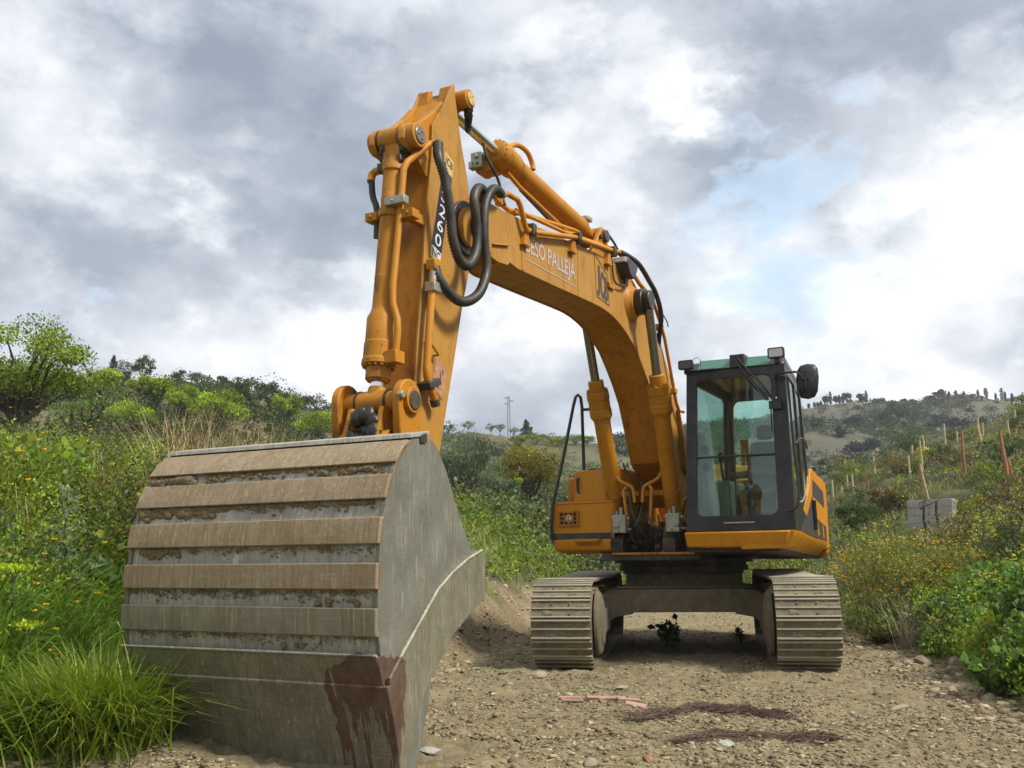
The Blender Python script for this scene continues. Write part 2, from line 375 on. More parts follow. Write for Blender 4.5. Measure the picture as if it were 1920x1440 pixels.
def band(z1, z0, th, mat, name, label=None, w0=W0, w1=W1):
    """a raised strap of the wrapper between two heights"""
    P = []
    for k in range(9):
        z = z1+(z0-z1)*k/8
        j = min(range(len(dense)-1), key=lambda i: abs(dense[i][1]-z)); a, b = dense[max(j-1, 0)], dense[min(j+1, 60)]
        f = (z-a[1])/(b[1]-a[1]) if b[1] != a[1] else 0; P.append((a[0]+(b[0]-a[0])*f, z))
    inner = [(p[0]-.03, p[1]-.004) for p in P]
    outer = [(p[0]+th*.3, p[1]) for p in P]
    return MB().prism(outer+inner[::-1], w0, w1).build(name, mat, bucket, .006, label=label)
flange = MB().prism([(7.50, 2.025), (7.70, 1.99), (7.71, 1.962), (7.50, 1.995)], W0-.01, W1+.01).build('top_flange', 'bucket_recess', bucket, .004)
MB().prism([(7.715, 1.955), (7.79, 1.90), (7.865, 1.815), (7.83, 1.80), (7.76, 1.875), (7.70, 1.93)], W0, W1).build('wear_band', 'bucket_band', bucket, .005)
for z1, z0 in ((1.742, 1.601), (1.498, 1.348), (1.245, 1.100), (1.000, .846)):
    band(z1, z0, .035, 'bucket_band' if z0 > 1.05 else 'bucket', 'wear_band')
band(.745, .572, .04, 'bucket_lip', 'wear_band')
MB().prism([(7.965, .580), (7.90, .40), (7.858, .25), (7.81, .04), (7.77, -.14), (7.72, -.13), (7.78, .1), (7.83, .3), (7.92, .585)], W0-.02, W1+.03).build('lip_plate', 'bucket_lip', bucket, .006)
for z_ in (.747, .575):
    j_ = min(dense, key=lambda p: abs(p[1]-z_)); MB().tube([(j_[0]+(.012 if z_ > .6 else .014), W0, z_), (j_[0]+(.012 if z_ > .6 else .014), W1, z_)], .008, 6).build('weld_bead', 'bucket_recess', bucket)
# side plates: outline, crease in the middle, bent slightly inward behind it
near = [(7.544, 2.00), (7.66, 1.975), (7.76, 1.91), (7.85, 1.80), (7.925, 1.64), (7.97, 1.498), (7.995, 1.348), (8.01, 1.20), (8.015, 1.05), (8.012, .90), (7.99, .76), (7.93, .60), (7.87, .40), (7.83, .25), (7.785, .06), (7.75, -.12)]
rear = [(7.60, .14), (7.50, .40), (7.45, .60), (7.35, .80), (7.30, .92), (7.12, 1.05), (6.96, 1.20), (6.90, 1.30), (7.019, 1.443), (7.141, 1.626), (7.259, 1.804), (7.361, 1.918), (7.432, 1.972)]
crs = [(7.549, 1.99), (7.516, 1.524), (7.476, 1.121), (7.46, .9), (7.6, .12)]
for sgn_, wq in ((1, W1), (-1, W0)):
    mb = MB()
    nearp = near; cr = [(7.549, 1.991), (7.516, 1.524), (7.476, 1.121), (7.50, .6), (7.62, .12)]
    a = [(u, wq, z) for u, z in nearp+cr[::-1]]; b = [(u, wq-sgn_*.03, z) for u, z in nearp+cr[::-1]]
    mb.loft([a, b])
    back = cr[:3]+[(7.5, .6), (7.62, .12)]; far = rear
    P = cr+far
    dep = lambda u: .0 if u > 7.45 else .10*(7.52-u)
    fl = [(u, z) for u, z in cr]+[(u, z) for u, z in far]
    a = []; b = []
    for i, (u, z) in enumerate(fl):
        dd = 0.004 if i < len(cr) else .004+.07*max(0, 7.5-u)
        a.append((u, wq-sgn_*dd, z)); b.append((u, wq-sgn_*(dd+.025), z))
    mb.loft([a, b]); mb.build('side_plate', 'bucket_side', bucket, .003, 20)
    # side cutter along the opening edge, standing proud
    inn = [(7.94, .619), (7.798, .755), (7.489, 1.029), (7.435, 1.076), (7.264, 1.172), (7.08, 1.25), (6.89, 1.305)]
    outc = [(6.846, 1.256), (6.852, 1.12), (6.857, 1.006), (6.995, .937), (7.267, .793), (7.517, .563), (7.672, .381), (7.76, .15), (7.78, -.1)]
    low = [(7.83, .25), (7.90, .45)]
    q = inn+outc+low
    MB().loft([[(u, wq+sgn_*.028, z) for u, z in q], [(u, wq-sgn_*.05, z) for u, z in q]]).build('side_cutter', 'bucket_lip', bucket, .005, 25)
    wl = MB(); wl.tube([(u, wq+sgn_*.026, z) for u, z in inn], .009, 6); wl.build('weld_bead', 'bucket_recess', bucket)
mb = MB()
for k in range(2): pass
mb.prism([(7.53, 2.01), (7.60, 1.99), (7.60, 1.94), (7.53, 1.95)], W1-.01, W1+.012)
mb.build('corner_gusset', 'darkdirty', bucket, .004)
mud = MB(); rr = random.Random(5)
for z, lo, hi, dn, rad in ((1.79, -1.08, -.70, 60, .036), (1.80, -.65, .30, 110, .017), (1.80, .30, .78, 70, .024), (1.585, -1.08, -.45, 130, .032), (1.59, -.6, .75, 150, .014), (1.335, -1.0, -.68, 50, .022), (1.335, -.6, .8, 110, .009), (1.09, -1.1, .8, 190, .011), (.84, -1.0, .8, 120, .008), (.80, .15, .45, 10, .022), (1.045, .4, .7, 16, .020), (.58, -1, .7, 12, .008)):
    for k in range(int(dn*1.7)):
        w = rr.uniform(lo, hi); zz = z-abs(rr.gauss(0, .020*(.4+.9*abs(sin(w*6.3+z*17)))))-.002
        j = min(dense, key=lambda p: abs(p[1]-zz)); r = rad*rr.uniform(.2, .85)*(.55+.6*abs(sin(w*9+z*31)))
        mud.lump((j[0]-.02, w, zz), r, rr.random(), (.5, 1.35, .9), 5)
mud.build('dried_mud', 'mud', bucket, 0, 60)['kind'] = 'stuff'
cups = MB()
for w, z in ((-.30, .37), (.13, .36), (.60, .37)):
    cups.lump((7.878, w, z), .024, 3, (.35, 1, 1.2), 6)
cups.build('bolt_scar', 'bucket_recess', bucket)
# ears behind the top flange carrying the link
ears = MB()
for w in (-.33, .03):
    ears.prism([(7.60, 1.96), (7.35, 1.99), (7.0, 2.02), (6.80, 2.16), (6.66, 2.14), (6.55, 1.85), (6.45, 1.55), (6.60, 1.4), (7.2, 1.5), (7.55, 1.6)], w, w+.05)
ears.cyl((6.75, -.36, 2.06), (6.75, .11, 2.06), .05, 16)
ears.build('bucket_lug', 'yellow_worn', bucket, .006)

# ---- dipper arm -----------------------------------------------------------
rearp = [(5.821, 5.205), (5.775, 5.0), (5.728, 4.806), (5.676, 4.639), (5.60, 4.42), (5.555, 4.20), (5.55, 3.95), (5.57, 3.75), (5.60, 3.567), (5.693, 3.317), (5.853, 2.759), (6.052, 2.098), (6.25, 1.48)]
frontp = [(6.36, 1.42), (6.47, 1.5), (6.50, 1.7), (6.444, 2.275), (6.41, 2.498), (6.38, 2.902), (6.313, 3.348), (6.259, 3.888), (6.219, 4.147), (6.171, 4.459), (6.162, 4.703), (5.99, 4.93), (5.857, 5.16)]
DL, DR = -.30, .04
mb = MB(); mb.prism([(u+.0, z) for u, z in rearp+frontp], DR-.022, DR); mb.prism(rearp+frontp, DL, DL+.022)
dip = mb.build('dipper_arm', 'yellow_sky_sheen', ex, .004, 25)
def inset(P, d):
    c = (sum(p[0] for p in P)/len(P), sum(p[1] for p in P)/len(P)); return P
fi = [(u-.012, z) for u, z in frontp[1:11]]
ri_ = [(u+.015, z) for u, z in rearp[2:]]
MB().prism(ri_+fi, DL+.020, DR-.020).build('front_plate', 'yellow', dip, .003, 20)
MB().prism([(5.85, 5.10), (5.98, 4.90), (6.14, 4.70), (6.16, 4.45), (5.8, 4.6), (5.78, 4.95)], DL+.02, DR-.02).build('head_plate', 'yellow', dip, .004)
# notched top end
mb = MB()
for w0, w1, d in ((DL, DL+.12, 0), (DR-.12, DR, .0)):
    mb.prism([(5.80, 5.0), (5.80, 5.20-d), (5.86, 5.17-d), (5.90, 5.0)], w0+.001, w1-.001)
mb.build('head_lug', 'yellow', dip, .006)
# lugs of the bucket cylinder
mb = MB()
lug = [(5.95, 5.0), (6.08, 4.86), (6.32, 4.66), (6.46, 4.61), (6.52, 4.54), (6.53, 4.46), (6.48, 4.40), (6.38, 4.385), (6.12, 4.18), (6.0, 4.3)]
mb.prism(lug, DL-.028, DL+.03); mb.prism(lug, DR-.09, DR-.03)
mb.build('cylinder_lug', 'yellow', dip, .008)
MB().prism([(6.0, 4.95), (6.10, 4.84), (6.18, 4.74), (6.17, 4.5), (5.9, 4.6)], DL-.004, DL+.05).build('rib', 'yellow', dip, .004)
mb = MB(); mb.cyl((6.42, DR-.09, 4.505), (6.42, DR+.045, 4.505), .10, 28); mb.cyl((6.42, DL-.05, 4.505), (6.42, DL+.04, 4.505), .10, 28); mb.build('pin_boss', 'yellow_worn', dip, .008)
mb = MB(); mb.cyl((6.42, DL-.06, 4.505), (6.42, DR+.056, 4.505), .068, 24); mb.bolts((6.42, DR+.056, 4.505), (0, 1, 0), .035, 3, .010, .008); mb.build('pin', 'dull_chrome', dip, .005)
MB().cyl((6.42, DL+.031, 4.505), (6.42, DL+.05, 4.505), .105, 24).cyl((6.42, DR-.12, 4.505), (6.42, DR-.095, 4.505), .105, 24).build('grease_ring', 'grease', dip)
# pin of the dipper cylinder at the head
mb = MB(); mb.cyl((5.69, DL-.06, 5.10), (5.69, DR+.085, 5.10), .085, 28); mb.build('pin_boss', 'yellow_worn', dip, .008)
MB().cyl((5.69, DR+.08, 5.10), (5.69, DR+.098, 5.10), .058, 20).bolts((5.69, DR+.098, 5.1), (0, 1, 0), .03, 3, .008, .006).build('pin', 'decal_cream', dip, .003)
mb = MB()
for k in range(9): mb.lump((5.665-.006*k, DR+.05-.004*k, 5.02-.018*k), .055-.002*k, k, (.8, .7, 1.2)); mb.build('grease_smear', 'grease', dip)
# main pivot
PV = (5.66, 3.97)
MB().cyl((PV[0], DR-.001, PV[1]), (PV[0], DR+.030, PV[1]), .235, 32).cyl((PV[0], DL-.03, PV[1]), (PV[0], DL+.001, PV[1]), .235, 32).build('pivot_seal', 'grease', dip, .008)
MB().cyl((PV[0], DR+.028, PV[1]), (PV[0], DR+.06, PV[1]), .17, 32).build('pivot_boss', 'yellow_worn', dip, .008)
# inspection handle, side pipes, stickers
MB().tube([(6.285, DR, 2.88), (6.285, DR+.05, 2.885), (6.20, DR+.05, 2.83), (6.16, DR+.05, 2.80), (6.16, DR, 2.80)], .010, 8).build('lifting_eye', 'yellow_worn', dip)
pp = MB().tube([(6.23, DR+.02, 3.50), (6.262, DR+.07, 3.50), (6.275, DR+.075, 3.42), (6.33, DR+.075, 3.0), (6.372, DR+.075, 2.66), (6.365, DR+.075, 2.60), (6.30, DR+.07, 2.50), (6.225, DR+.06, 2.425)], .030, 12, 0)
pipe2 = pp.build('hydraulic_pipe', 'pipe', dip)
MB().box((6.20, DR+.02, 3.45), (6.30, DR+.11, 3.54)).build('pipe_elbow', 'pipe', pipe2, .012)
MB().cyl((6.272, DR+.075, 3.43), (6.278, DR+.075, 3.36), .034, 14).build('pipe_fitting', 'galv', pipe2)
MB().box((6.20, DR+.03, 3.27), (6.33, DR+.12, 3.345)).cyl((6.16, DR+.12, 3.31), (6.16, DR+.135, 3.31), .015, 8).build('pipe_clamp', 'galv', pipe2, .01)
MB().hexa([(6.40, DR+.12, 2.545), (6.24, DR+.12, 2.605), (6.22, DR+.12, 2.555), (6.38, DR+.12, 2.49)], [(6.40, DR, 2.545), (6.24, DR, 2.605), (6.22, DR, 2.555), (6.38, DR, 2.49)]).build('pipe_clamp', 'darkdirty', pipe2, .008)
MB().cyl((6.24, DR+.062, 2.44), (6.215, DR+.06, 2.395), .038, 12).build('pipe_plug', 'darkdirty', pipe2)
e = .0035
def onside_poly(pts, w, name, mat, par, th=.003):
    return MB().loft([[(u, w, z) for u, z in pts], [(u, w+th, z) for u, z in pts]]).build(name, mat, par)
st = onside_poly([(6.131, 2.795), (5.948, 2.724), (6.022, 2.459), (6.185, 2.554)], DR+.0005, 'warning_sticker', 'pinkred', dip)
onside_poly([(6.12, 2.775), (5.965, 2.715), (6.03, 2.478), (6.172, 2.560)], DR+.004, 'sticker_face', simple_mat('faded_sticker_face', (.50, .27, .15), .6, 0, .6, 25, 0), st, .0015)
mk = MB()
for (u, z, du, dz) in ((6.13, 2.56, .03, .012), (6.10, 2.55, .012, .04), (6.12, 2.58, .05, .008), (6.03, 2.66, .012, .05), (6.06, 2.63, .008, .06)):
    mk.box((u, DR+.006, z), (u-du, DR+.0075, z+dz))
mk.build('sticker_print', 'decal_dark', st)
strip = [(6.005, 4.385), (5.865, 4.335), (6.035, 3.655), (6.178, 3.70)]
badge = onside_poly(strip, DR+.0005, 'model_plate', 'navy', dip)
tg = onside_poly([(5.970, 4.545), (5.835, 4.49), (5.866, 4.345), (6.003, 4.395)], DR+.001, 'maker_badge', 'decal_cream', dip)
nc = onside_poly([(6.180, 3.695), (6.040, 3.650), (6.060, 3.545), (6.198, 3.590)], DR+.001, 'suffix_plate', 'white', dip)

def text_mesh(txt, name, mat, parent, BL, BR, TL, w, th=.002, bold=.0):
    """letters laid on a plane w=const: BL/BR/TL are (u,z) of the lettering box"""
    cu = bpy.data.curves.new(name, 'FONT'); cu.body = txt; cu.extrude = 0; cu.offset = bold; cu.resolution_u = 3
    ob = bpy.data.objects.new(name, cu); COL.objects.link(ob); dg = bpy.context.evaluated_depsgraph_get()
    me = bpy.data.meshes.new_from_object(ob.evaluated_get(dg)); bpy.data.objects.remove(ob)
    co = np.array([v.co[:] for v in me.vertices]); mn = co.min(0); mx_ = co.max(0)
    s = (co[:, 0]-mn[0])/(mx_[0]-mn[0]); t = (co[:, 1]-mn[1])/(mx_[1]-mn[1])
    for i, v in enumerate(me.vertices):
        u = BL[0]+(BR[0]-BL[0])*s[i]+(TL[0]-BL[0])*t[i]; z = BL[1]+(BR[1]-BL[1])*s[i]+(TL[1]-BL[1])*t[i]; v.co = cv((u, w, z))
    me.materials.append(MAT[mat]); o = bpy.data.objects.new(name, me); COL.objects.link(o); o.parent = parent; return o
def lerp2(a, b, t): return (a[0]+(b[0]-a[0])*t, a[1]+(b[1]-a[1])*t)
ch = 'JS260'; TLs, TRs, BRs, BLs = strip
for i, c_ in enumerate(ch):
    t0 = .06+i*.19; t1 = t0+.145
    l0, r0 = lerp2(TLs, BLs, t1), lerp2(TRs, BRs, t1); l1, r1 = lerp2(TLs, BLs, t0), lerp2(TRs, BRs, t0)
    text_mesh(c_, 'model_letter', 'white', badge, lerp2(l0, r0, .2), lerp2(l0, r0, .82), lerp2(l1, r1, .2), DR+.005, bold=.004)
text_mesh('JCB', 'badge_lettering', 'decal_dark', tg, (5.985, 4.430), (5.868, 4.385), (5.965, 4.515), DR+.0055, bold=.02)
text_mesh('NC', 'suffix_lettering', 'decal_dark', nc, (6.180, 3.608), (6.068, 3.572), (6.165, 3.680), DR+.0055, bold=.02)

# ---- bucket cylinder -------------------------------------------------------
A = Vector((6.42, BW, 4.505)); B = Vector((6.674, BW, 2.372)); Lc = (B-A).length
tz = lambda z: (4.505-z)/(4.505-2.372)
mb = MB(); mb.lathe(A, B, [(tz(4.40), .07), (tz(4.30), .085), (tz(4.26), .098), (tz(4.22), .098), (tz(4.215), .085), (tz(4.0), .085), (tz(3.99), .088), (tz(3.97), .085), (tz(3.35), .085), (tz(3.345), .088), (tz(3.33), .085), (tz(3.10), .087), (tz(3.06), .098), (tz(3.02), .118), (tz(2.83), .118), (tz(2.825), .124), (tz(2.70), .124), (tz(2.695), .132), (tz(2.655), .132), (tz(2.65), .095), (tz(2.55), .095), (tz(2.545), .082), (tz(2.535), .082)], 32)
mb.cyl(A-Vector((0, .12, 0)), A+Vector((0, .11, 0)), .105, 24); mb.prism([(6.36, 4.52), (6.50, 4.52), (6.51, 4.28), (6.36, 4.28)], BW-.08, BW+.08)
bc = mb.build('bucket_cylinder', 'yellow_worn', ex, .004, 30)
dvec = (B-A).normalized()
MB().bolts(A+dvec*(tz(2.658)*Lc), dvec, .113, 16, .014, .020).build('gland_bolts', 'yellow_worn', bc)
MB().lathe(A, B, [(tz(2.60), .052), (tz(2.42), .052)], 24).build('piston_rod', 'chrome', bc)
MB().lathe(A, B, [(tz(2.495), .062), (tz(2.45), .072), (tz(2.37), .085)], 20).cyl((6.674, BW-.125, 2.372), (6.674, BW+.125, 2.372), .095, 28).build('rod_eye', 'yellow_worn', bc, .006)
g_ = MB()
for k in range(9): g_.lump((6.70+.05*rr.random(), BW+rr.uniform(-.10, .10), 2.34-.2*rr.random()), .06*rr.uniform(.6, 1.2), k, (.9, 1, 1.3))
g_.cyl((6.674, BW-.135, 2.372), (6.674, BW-.123, 2.372), .101, 24).cyl((6.674, BW+.123, 2.372), (6.674, BW+.135, 2.372), .101, 24)
g_.build('grease_lump', 'grease', bc, 0, 60)
pth = [(6.22, BW+.25, 4.505), (6.25, BW+.20, 4.50), (6.47, BW+.13, 4.28), (6.50, BW+.12, 4.22), (6.51, BW+.115, 4.10), (6.61, BW+.115, 3.40), (6.635, BW+.115, 3.27), (6.64, BW+.12, 3.12), (6.655, BW+.17, 2.99), (6.655, BW+.175, 2.90), (6.67, BW+.165, 2.72)]
pt = MB().tube(pth, .027, 12); pt.box((6.60, BW+.10, 2.66), (6.72, BW+.20, 2.75)); p1 = pt.build('hydraulic_pipe', 'pipe', bc, .004, 40)
MB().tube([(6.46, BW-.10, 4.27), (6.47, BW-.17, 4.26), (6.47, BW-.20, 4.24), (6.50, BW-.19, 4.17)], .032, 10).build('pipe_elbow', 'pipe', bc)
MB().box((6.44, BW-.12, 4.23), (6.52, BW-.07, 4.30)).build('pipe_fitting', 'darkdirty', bc, .006)
MB().tube([(6.49, BW-.19, 4.19), (6.50, BW-.17, 4.05), (6.50, BW-.13, 3.93), (6.50, BW-.13, 3.70)], .025, 10, 4).build('hydraulic_hose', 'rubber', bc)
cl = MB(); cl.lathe(A, B, [(tz(3.90), .10), (tz(3.83), .10)], 24); cl.box((6.46, BW-.20, 3.825), (6.56, BW-.09, 3.895)); cl.box((6.46, BW+.09, 3.80), (6.56, BW+.24, 3.87)); cl.box((6.22, BW+.1, 3.82), (6.46, BW+.16, 3.90))
cl.bolts((6.56, BW-.15, 3.86), (1, 0, 0), .001, 1, .018, .015).bolts((6.56, BW+.19, 3.835), (1, 0, 0), .001, 1, .018, .015)
clo = cl.build('pipe_bracket', 'yellow_worn', bc, .006)
MB().box((6.55, BW+.02, 3.90), (6.62, BW+.20, 3.965)).bolts((6.62, BW+.09, 3.93), (1, 0, 0), .001, 1, .014, .012).build('pipe_clamp', 'galv', bc, .015)

gm_ = MB()
for k in range(60): gm_.lump((6.42+rr.uniform(-.02, .075), BW+rr.choice([-1, 1])*rr.uniform(.07, .095), rr.uniform(4.30, 4.47)), .034*rr.uniform(.6, 1.1), k, (1, .7, 1.3))
gm_.build('grease_smear', 'grease', bc, 0, 60)['kind'] = 'stuff'
# ---- tipping link and rocker -------------------------------------------------
mb = MB()
for w in (BW-.30, BW+.235):
    # outer links from the rod pin down to the dipper and to the bucket
    mb.loft([[(6.674+.145*cos(a), w, 2.385+.145*sin(a)) for a in [pi*.0+k*pi/10 for k in range(11)]]+[(6.54, w, 2.2), (6.32, w, 1.75), (6.45, w, 1.70), (6.72, w, 2.0), (6.80, w, 2.1)],
             [(6.674+.145*cos(a), w+.065, 2.385+.145*sin(a)) for a in [pi*.0+k*pi/10 for k in range(11)]]+[(6.54, w+.065, 2.2), (6.32, w+.065, 1.75), (6.45, w+.065, 1.70), (6.72, w+.065, 2.0), (6.80, w+.065, 2.1)]])
rk = mb.build('rocker_link', 'yellow_worn', ex, .010)
mb = MB(); mb.cyl((6.674, BW-.24, 2.372), (6.674, BW-.125, 2.372), .085, 24); mb.cyl((6.674, BW+.125, 2.372), (6.674, BW+.24, 2.372), .085, 24); mb.cyl((6.674, BW+.29, 2.372), (6.674, BW+.335, 2.372), .095, 26); mb.build('link_spacer', 'yellow_worn', rk, .006)
MB().cyl((6.674, BW+.33, 2.372), (6.674, BW+.345, 2.372), .07, 24).build('pin', 'darkdirty', rk, .004)
MB().cyl((6.80, BW+.28, 2.40), (6.80, BW+.325, 2.40), .028, 8).build('pin_bolt', 'galv', rk, .004)
mb = MB()
for w in (BW-.155, BW+.115): mb.prism([(6.60, 2.33), (6.80, 2.33), (6.90, 2.05), (6.82, 1.93), (6.68, 1.98), (6.62, 2.1)], w, w+.04)
mb.prism([(6.70, 2.28), (6.76, 2.28), (6.84, 2.02), (6.76, 2.0)], BW-.15, BW+.15)
mb.build('tipping_link', 'yellow_worn', ex, .006)
g_ = MB()
for k in range(16): g_.lump((6.80+.05*rr.random(), BW+rr.uniform(-.10, .10), 2.28-.24*rr.random()), .055*rr.uniform(.6, 1.2), k, (.7, 1, 1.3))
g_.build('grease_lump', 'grease', ex, 0, 60)

# ---- boom ----------------------------------------------------------------------
top = [(5.60, 4.14), (5.52, 4.23), (5.38, 4.285), (5.244, 4.293), (5.053, 4.300), (4.60, 4.33), (4.0, 4.385), (3.531, 4.42), (3.0, 4.47), (2.54, 4.498), (2.1, 4.50), (1.85, 4.46), (1.666, 4.38), (1.4, 4.25), (1.109, 4.06), (.85, 3.82), (.656, 3.60), (.45, 3.35), (.25, 3.05), (.12, 2.6), (.02, 2.1), (.0, 1.85)]
bot = [(.10, 1.74), (.28, 1.80), (.40, 2.05), (.62, 2.22), (.815, 2.338), (.973, 2.648), (1.08, 2.86), (1.19, 3.065), (1.37, 3.27), (1.58, 3.46), (1.78, 3.62), (2.005, 3.725), (2.2, 3.80), (2.40, 3.848), (2.6, 3.878), (2.81, 3.89), (3.1, 3.885), (3.5, 3.87), (4.0, 3.85), (4.5, 3.835), (4.80, 3.825), (4.963, 3.845), (5.0, 3.81), (5.177, 3.791), (5.294, 3.804), (5.50, 3.86), (5.60, 3.98)]
BL_, BR_ = BW-.235, BW+.235
mb = MB(); P = top+bot
mb.prism(P, BR_-.025, BR_); mb.prism(P, BL_, BL_+.025)
boom = mb.build('boom', 'yellow_sky_sheen', ex, .004, 20)
ins = [(u, z-.012) for u, z in top[4:-1]]+[(u, z+.012) for u, z in bot[1:-5]]
MB().prism(ins, BL_+.024, BR_-.024).build('box_plates', 'yellow', boom, 0, 20)
MB().prism([(5.60, 4.12), (5.5, 4.22), (5.3, 4.27), (5.1, 4.27), (5.1, 3.85), (5.29, 3.82), (5.5, 3.88), (5.59, 3.98)], BR_-.09, BR_-.02).prism([(5.60, 4.12), (5.5, 4.22), (5.3, 4.27), (5.1, 4.27), (5.1, 3.85), (5.29, 3.82), (5.5, 3.88), (5.59, 3.98)], BL_+.02, BL_+.09).build('nose_lug', 'yellow_worn', boom, .01)
MB().prism([(5.30, 3.93), (5.0, 4.0), (5.0, 3.985), (5.30, 3.915)], BR_, BR_+.025).build('stop_ledge', 'yellow_sky_sheen', boom, .004)
MB().prism([(4.735, 4.31), (4.70, 4.31), (4.69, 3.84), (4.725, 3.84)], BR_, BR_+.006).prism([(3.42, 4.42), (3.405, 4.42), (3.435, 3.88), (3.45, 3.88)], BR_, BR_+.005).build('weld_seam', 'yellow_sky_sheen', boom)
# pivot cap on the boom side
MB().cyl((5.55, BR_, 3.99), (5.55, BR_+.02, 3.99), .11, 28).build('pivot_pin', 'grease', boom, .005)
# cylinder pin boss
MB().lathe((1.881, BR_-.02, 4.144), (1.881, BR_+.075, 4.144), [(0, .25), (.25, .24), (.6, .19), (1, .17)], 36).lathe((1.881, BL_+.02, 4.144), (1.881, BL_-.075, 4.144), [(0, .25), (.25, .24), (.6, .19), (1, .17)], 36).build('pin_boss', 'yellow', boom, .004)
MB().cyl((1.86, BR_+.07, 4.144), (1.86, BR_+.17, 4.144), .155, 30).cyl((1.86, BL_-.17, 4.144), (1.86, BL_-.07, 4.144), .155, 30).build('rod_eye', 'grease', boom, .012)
MB().cyl((1.86, BR_+.17, 4.15), (1.86, BR_+.25, 4.15), .12, 26).build('pin_end', 'grease', boom, .012)
# lettering on the side
wb = BR_+.004
letters = text_mesh('BESÓ PALLEJÀ', 'side_lettering', 'white_text', boom, (4.64, 3.985), (3.51, 3.985), (4.64, 4.235), wb, bold=.010)
MB().box((4.64, wb-.003, 3.955), (3.51, wb, 3.963)).build('lettering_underline', 'white_text', boom)
oq = [(2.985, 4.47), (2.60, 4.30), (2.575, 3.955), (2.95, 3.985)]
ring_o = oq; cq = (sum(p[0] for p in oq)/4, sum(p[1] for p in oq)/4); ring_i = [lerp2(p, cq, .055) for p in oq]
mb = MB()
for k in range(4):
    a, b = ring_o[k], ring_o[(k+1) % 4]; c, d = ring_i[(k+1) % 4], ring_i[k]
    mb.loft([[(q[0], wb-.003, q[1]) for q in (a, b, c, d)], [(q[0], wb, q[1]) for q in (a, b, c, d)]])
mb.build('logo_outline', 'decal_outline', boom)
TLq, TRq, BRq, BLq = lerp2(oq[0], cq, .13), lerp2(oq[1], cq, .13), lerp2(oq[2], cq, .13), lerp2(oq[3], cq, .13)
for i, c_ in enumerate('JCB'):
    t0, t1 = i*.335, i*.335+.30
    bl, br = lerp2(BLq, BRq, t0), lerp2(BLq, BRq, t1); tl = lerp2(TLq, TRq, (t0+t1)/2)
    text_mesh(c_, 'logo_letter', 'decal_dark', boom, bl, br, (bl[0], lerp2(bl, (bl[0], tl[1]), .86)[1]), wb, bold=.03)
# rails of pipe along the boom with clamps
wp = BR_+.055
def pipe_on(pts, r=.026, mat='pipe', name='hydraulic_pipe', sm=0): return MB().tube(pts, r, 12, sm).build(name, mat, boom)
pA = pipe_on([(5.30, .20, 4.36), (5.12, .17, 4.429), (4.90, wp, 4.445), (4.84, wp, 4.40), (4.74, wp, 4.22), (4.70, wp, 4.20)])
pB = pipe_on([(4.70, wp, 4.215), (4.55, wp, 4.235), (3.619, wp, 4.448), (2.584, wp, 4.585), (2.35, wp, 4.63)])
pC = pipe_on([(5.05, -.02, 4.50), (4.85, -.08, 4.50), (4.593, -.1, 4.49), (2.797, -.1, 4.77), (2.3, -.1, 4.80), (2.0, .05, 4.70), (1.75, .17, 4.40), (1.55, .2, 4.32)])
pD = pipe_on([(4.72, .05, 4.42), (3.6, .05, 4.52), (2.6, .05, 4.66), (2.3, .05, 4.66)], .02)
for u, z in ((4.66, 4.235), (3.58, 4.455), (2.60, 4.575)):
    MB().prism([(u+.06, z-.03), (u+.11, z-.17), (u-.02, z-.17), (u-.03, z-.03)], BR_-.01, BR_+.05).build('clamp_bracket', 'yellow', boom, .004)
    MB().box((u+.005, wp-.045, z-.06), (u-.065, wp+.045, z+.055)).bolts((u-.03, wp+.045, z-.03), (0, 1, 0), .001, 1, .014, .015).build('pipe_clamp', 'darkdirty', boom, .008)
MB().box((4.78, -.12, 4.37), (4.70, .08, 4.40)).box((4.82, -.12, 4.47), (4.74, -.05, 4.56)).build('rail_bracket', 'yellow', boom, .004)
MB().tube([(5.02, -.12, 4.98), (4.98, -.10, 4.85), (4.83, -.08, 4.72), (4.78, -.06, 4.55), (4.76, -.04, 4.47)], .015, 8, 4).build('hydraulic_hose', 'rubber', boom)
# big hose from the pipe end down to the house, pipe down the boom's back
MB().tube([(2.33, wp, 4.632), (2.24, wp, 4.645), (2.05, wp+.02, 4.64), (1.84, wp+.05, 4.60), (1.60, wp+.08, 4.46), (1.42, wp+.10, 4.33), (1.2, wp+.08, 4.12), (1.0, wp-.02, 3.93), (.8, wp-.12, 3.72)], .030, 12, 4).build('hydraulic_hose', 'rubber', boom)
pE = pipe_on([(1.32, wp+.03, 4.26), (1.007, wp, 4.071), (.86, wp, 3.90), (.50, wp, 3.13), (.43, wp+.01, 3.03), (.38, wp+.06, 3.02)], .022)
MB().box((1.03, BR_-.03, 4.06), (.93, wp+.02, 3.99)).box((.62, BR_-.03, 3.30), (.52, wp+.03, 3.24)).build('clamp_bracket', 'yellow', boom, .004)
MB().tube([(1.20, .22, 4.20), (1.0, .24, 4.09), (.95, .24, 4.02)], .008, 6, 3).build('lamp_cable', 'rubber', boom)
MB().prism([(.38, 3.05), (.06, 2.45), (.0, 2.2), (.18, 2.3)], BR_+.0, BR_+.06).build('back_gusset', 'yellow_sky_sheen', boom, .004)
wl = MB(); wl.loft([[(2.24, .07, 4.40), (2.12, .07, 4.36), (2.10, .23, 4.36), (2.22, .23, 4.40)][::1], [(2.33, .06, 4.50), (2.03, .06, 4.46), (2.01, .24, 4.46), (2.31, .24, 4.50)], [(2.31, .06, 4.585), (1.98, .06, 4.545), (1.96, .24, 4.545), (2.29, .24, 4.585)]])
wl.cyl((2.15, .15, 4.28), (2.15, .15, 4.40), .028, 10)
lampb = wl.build('work_lamp', 'black', ex, .01)
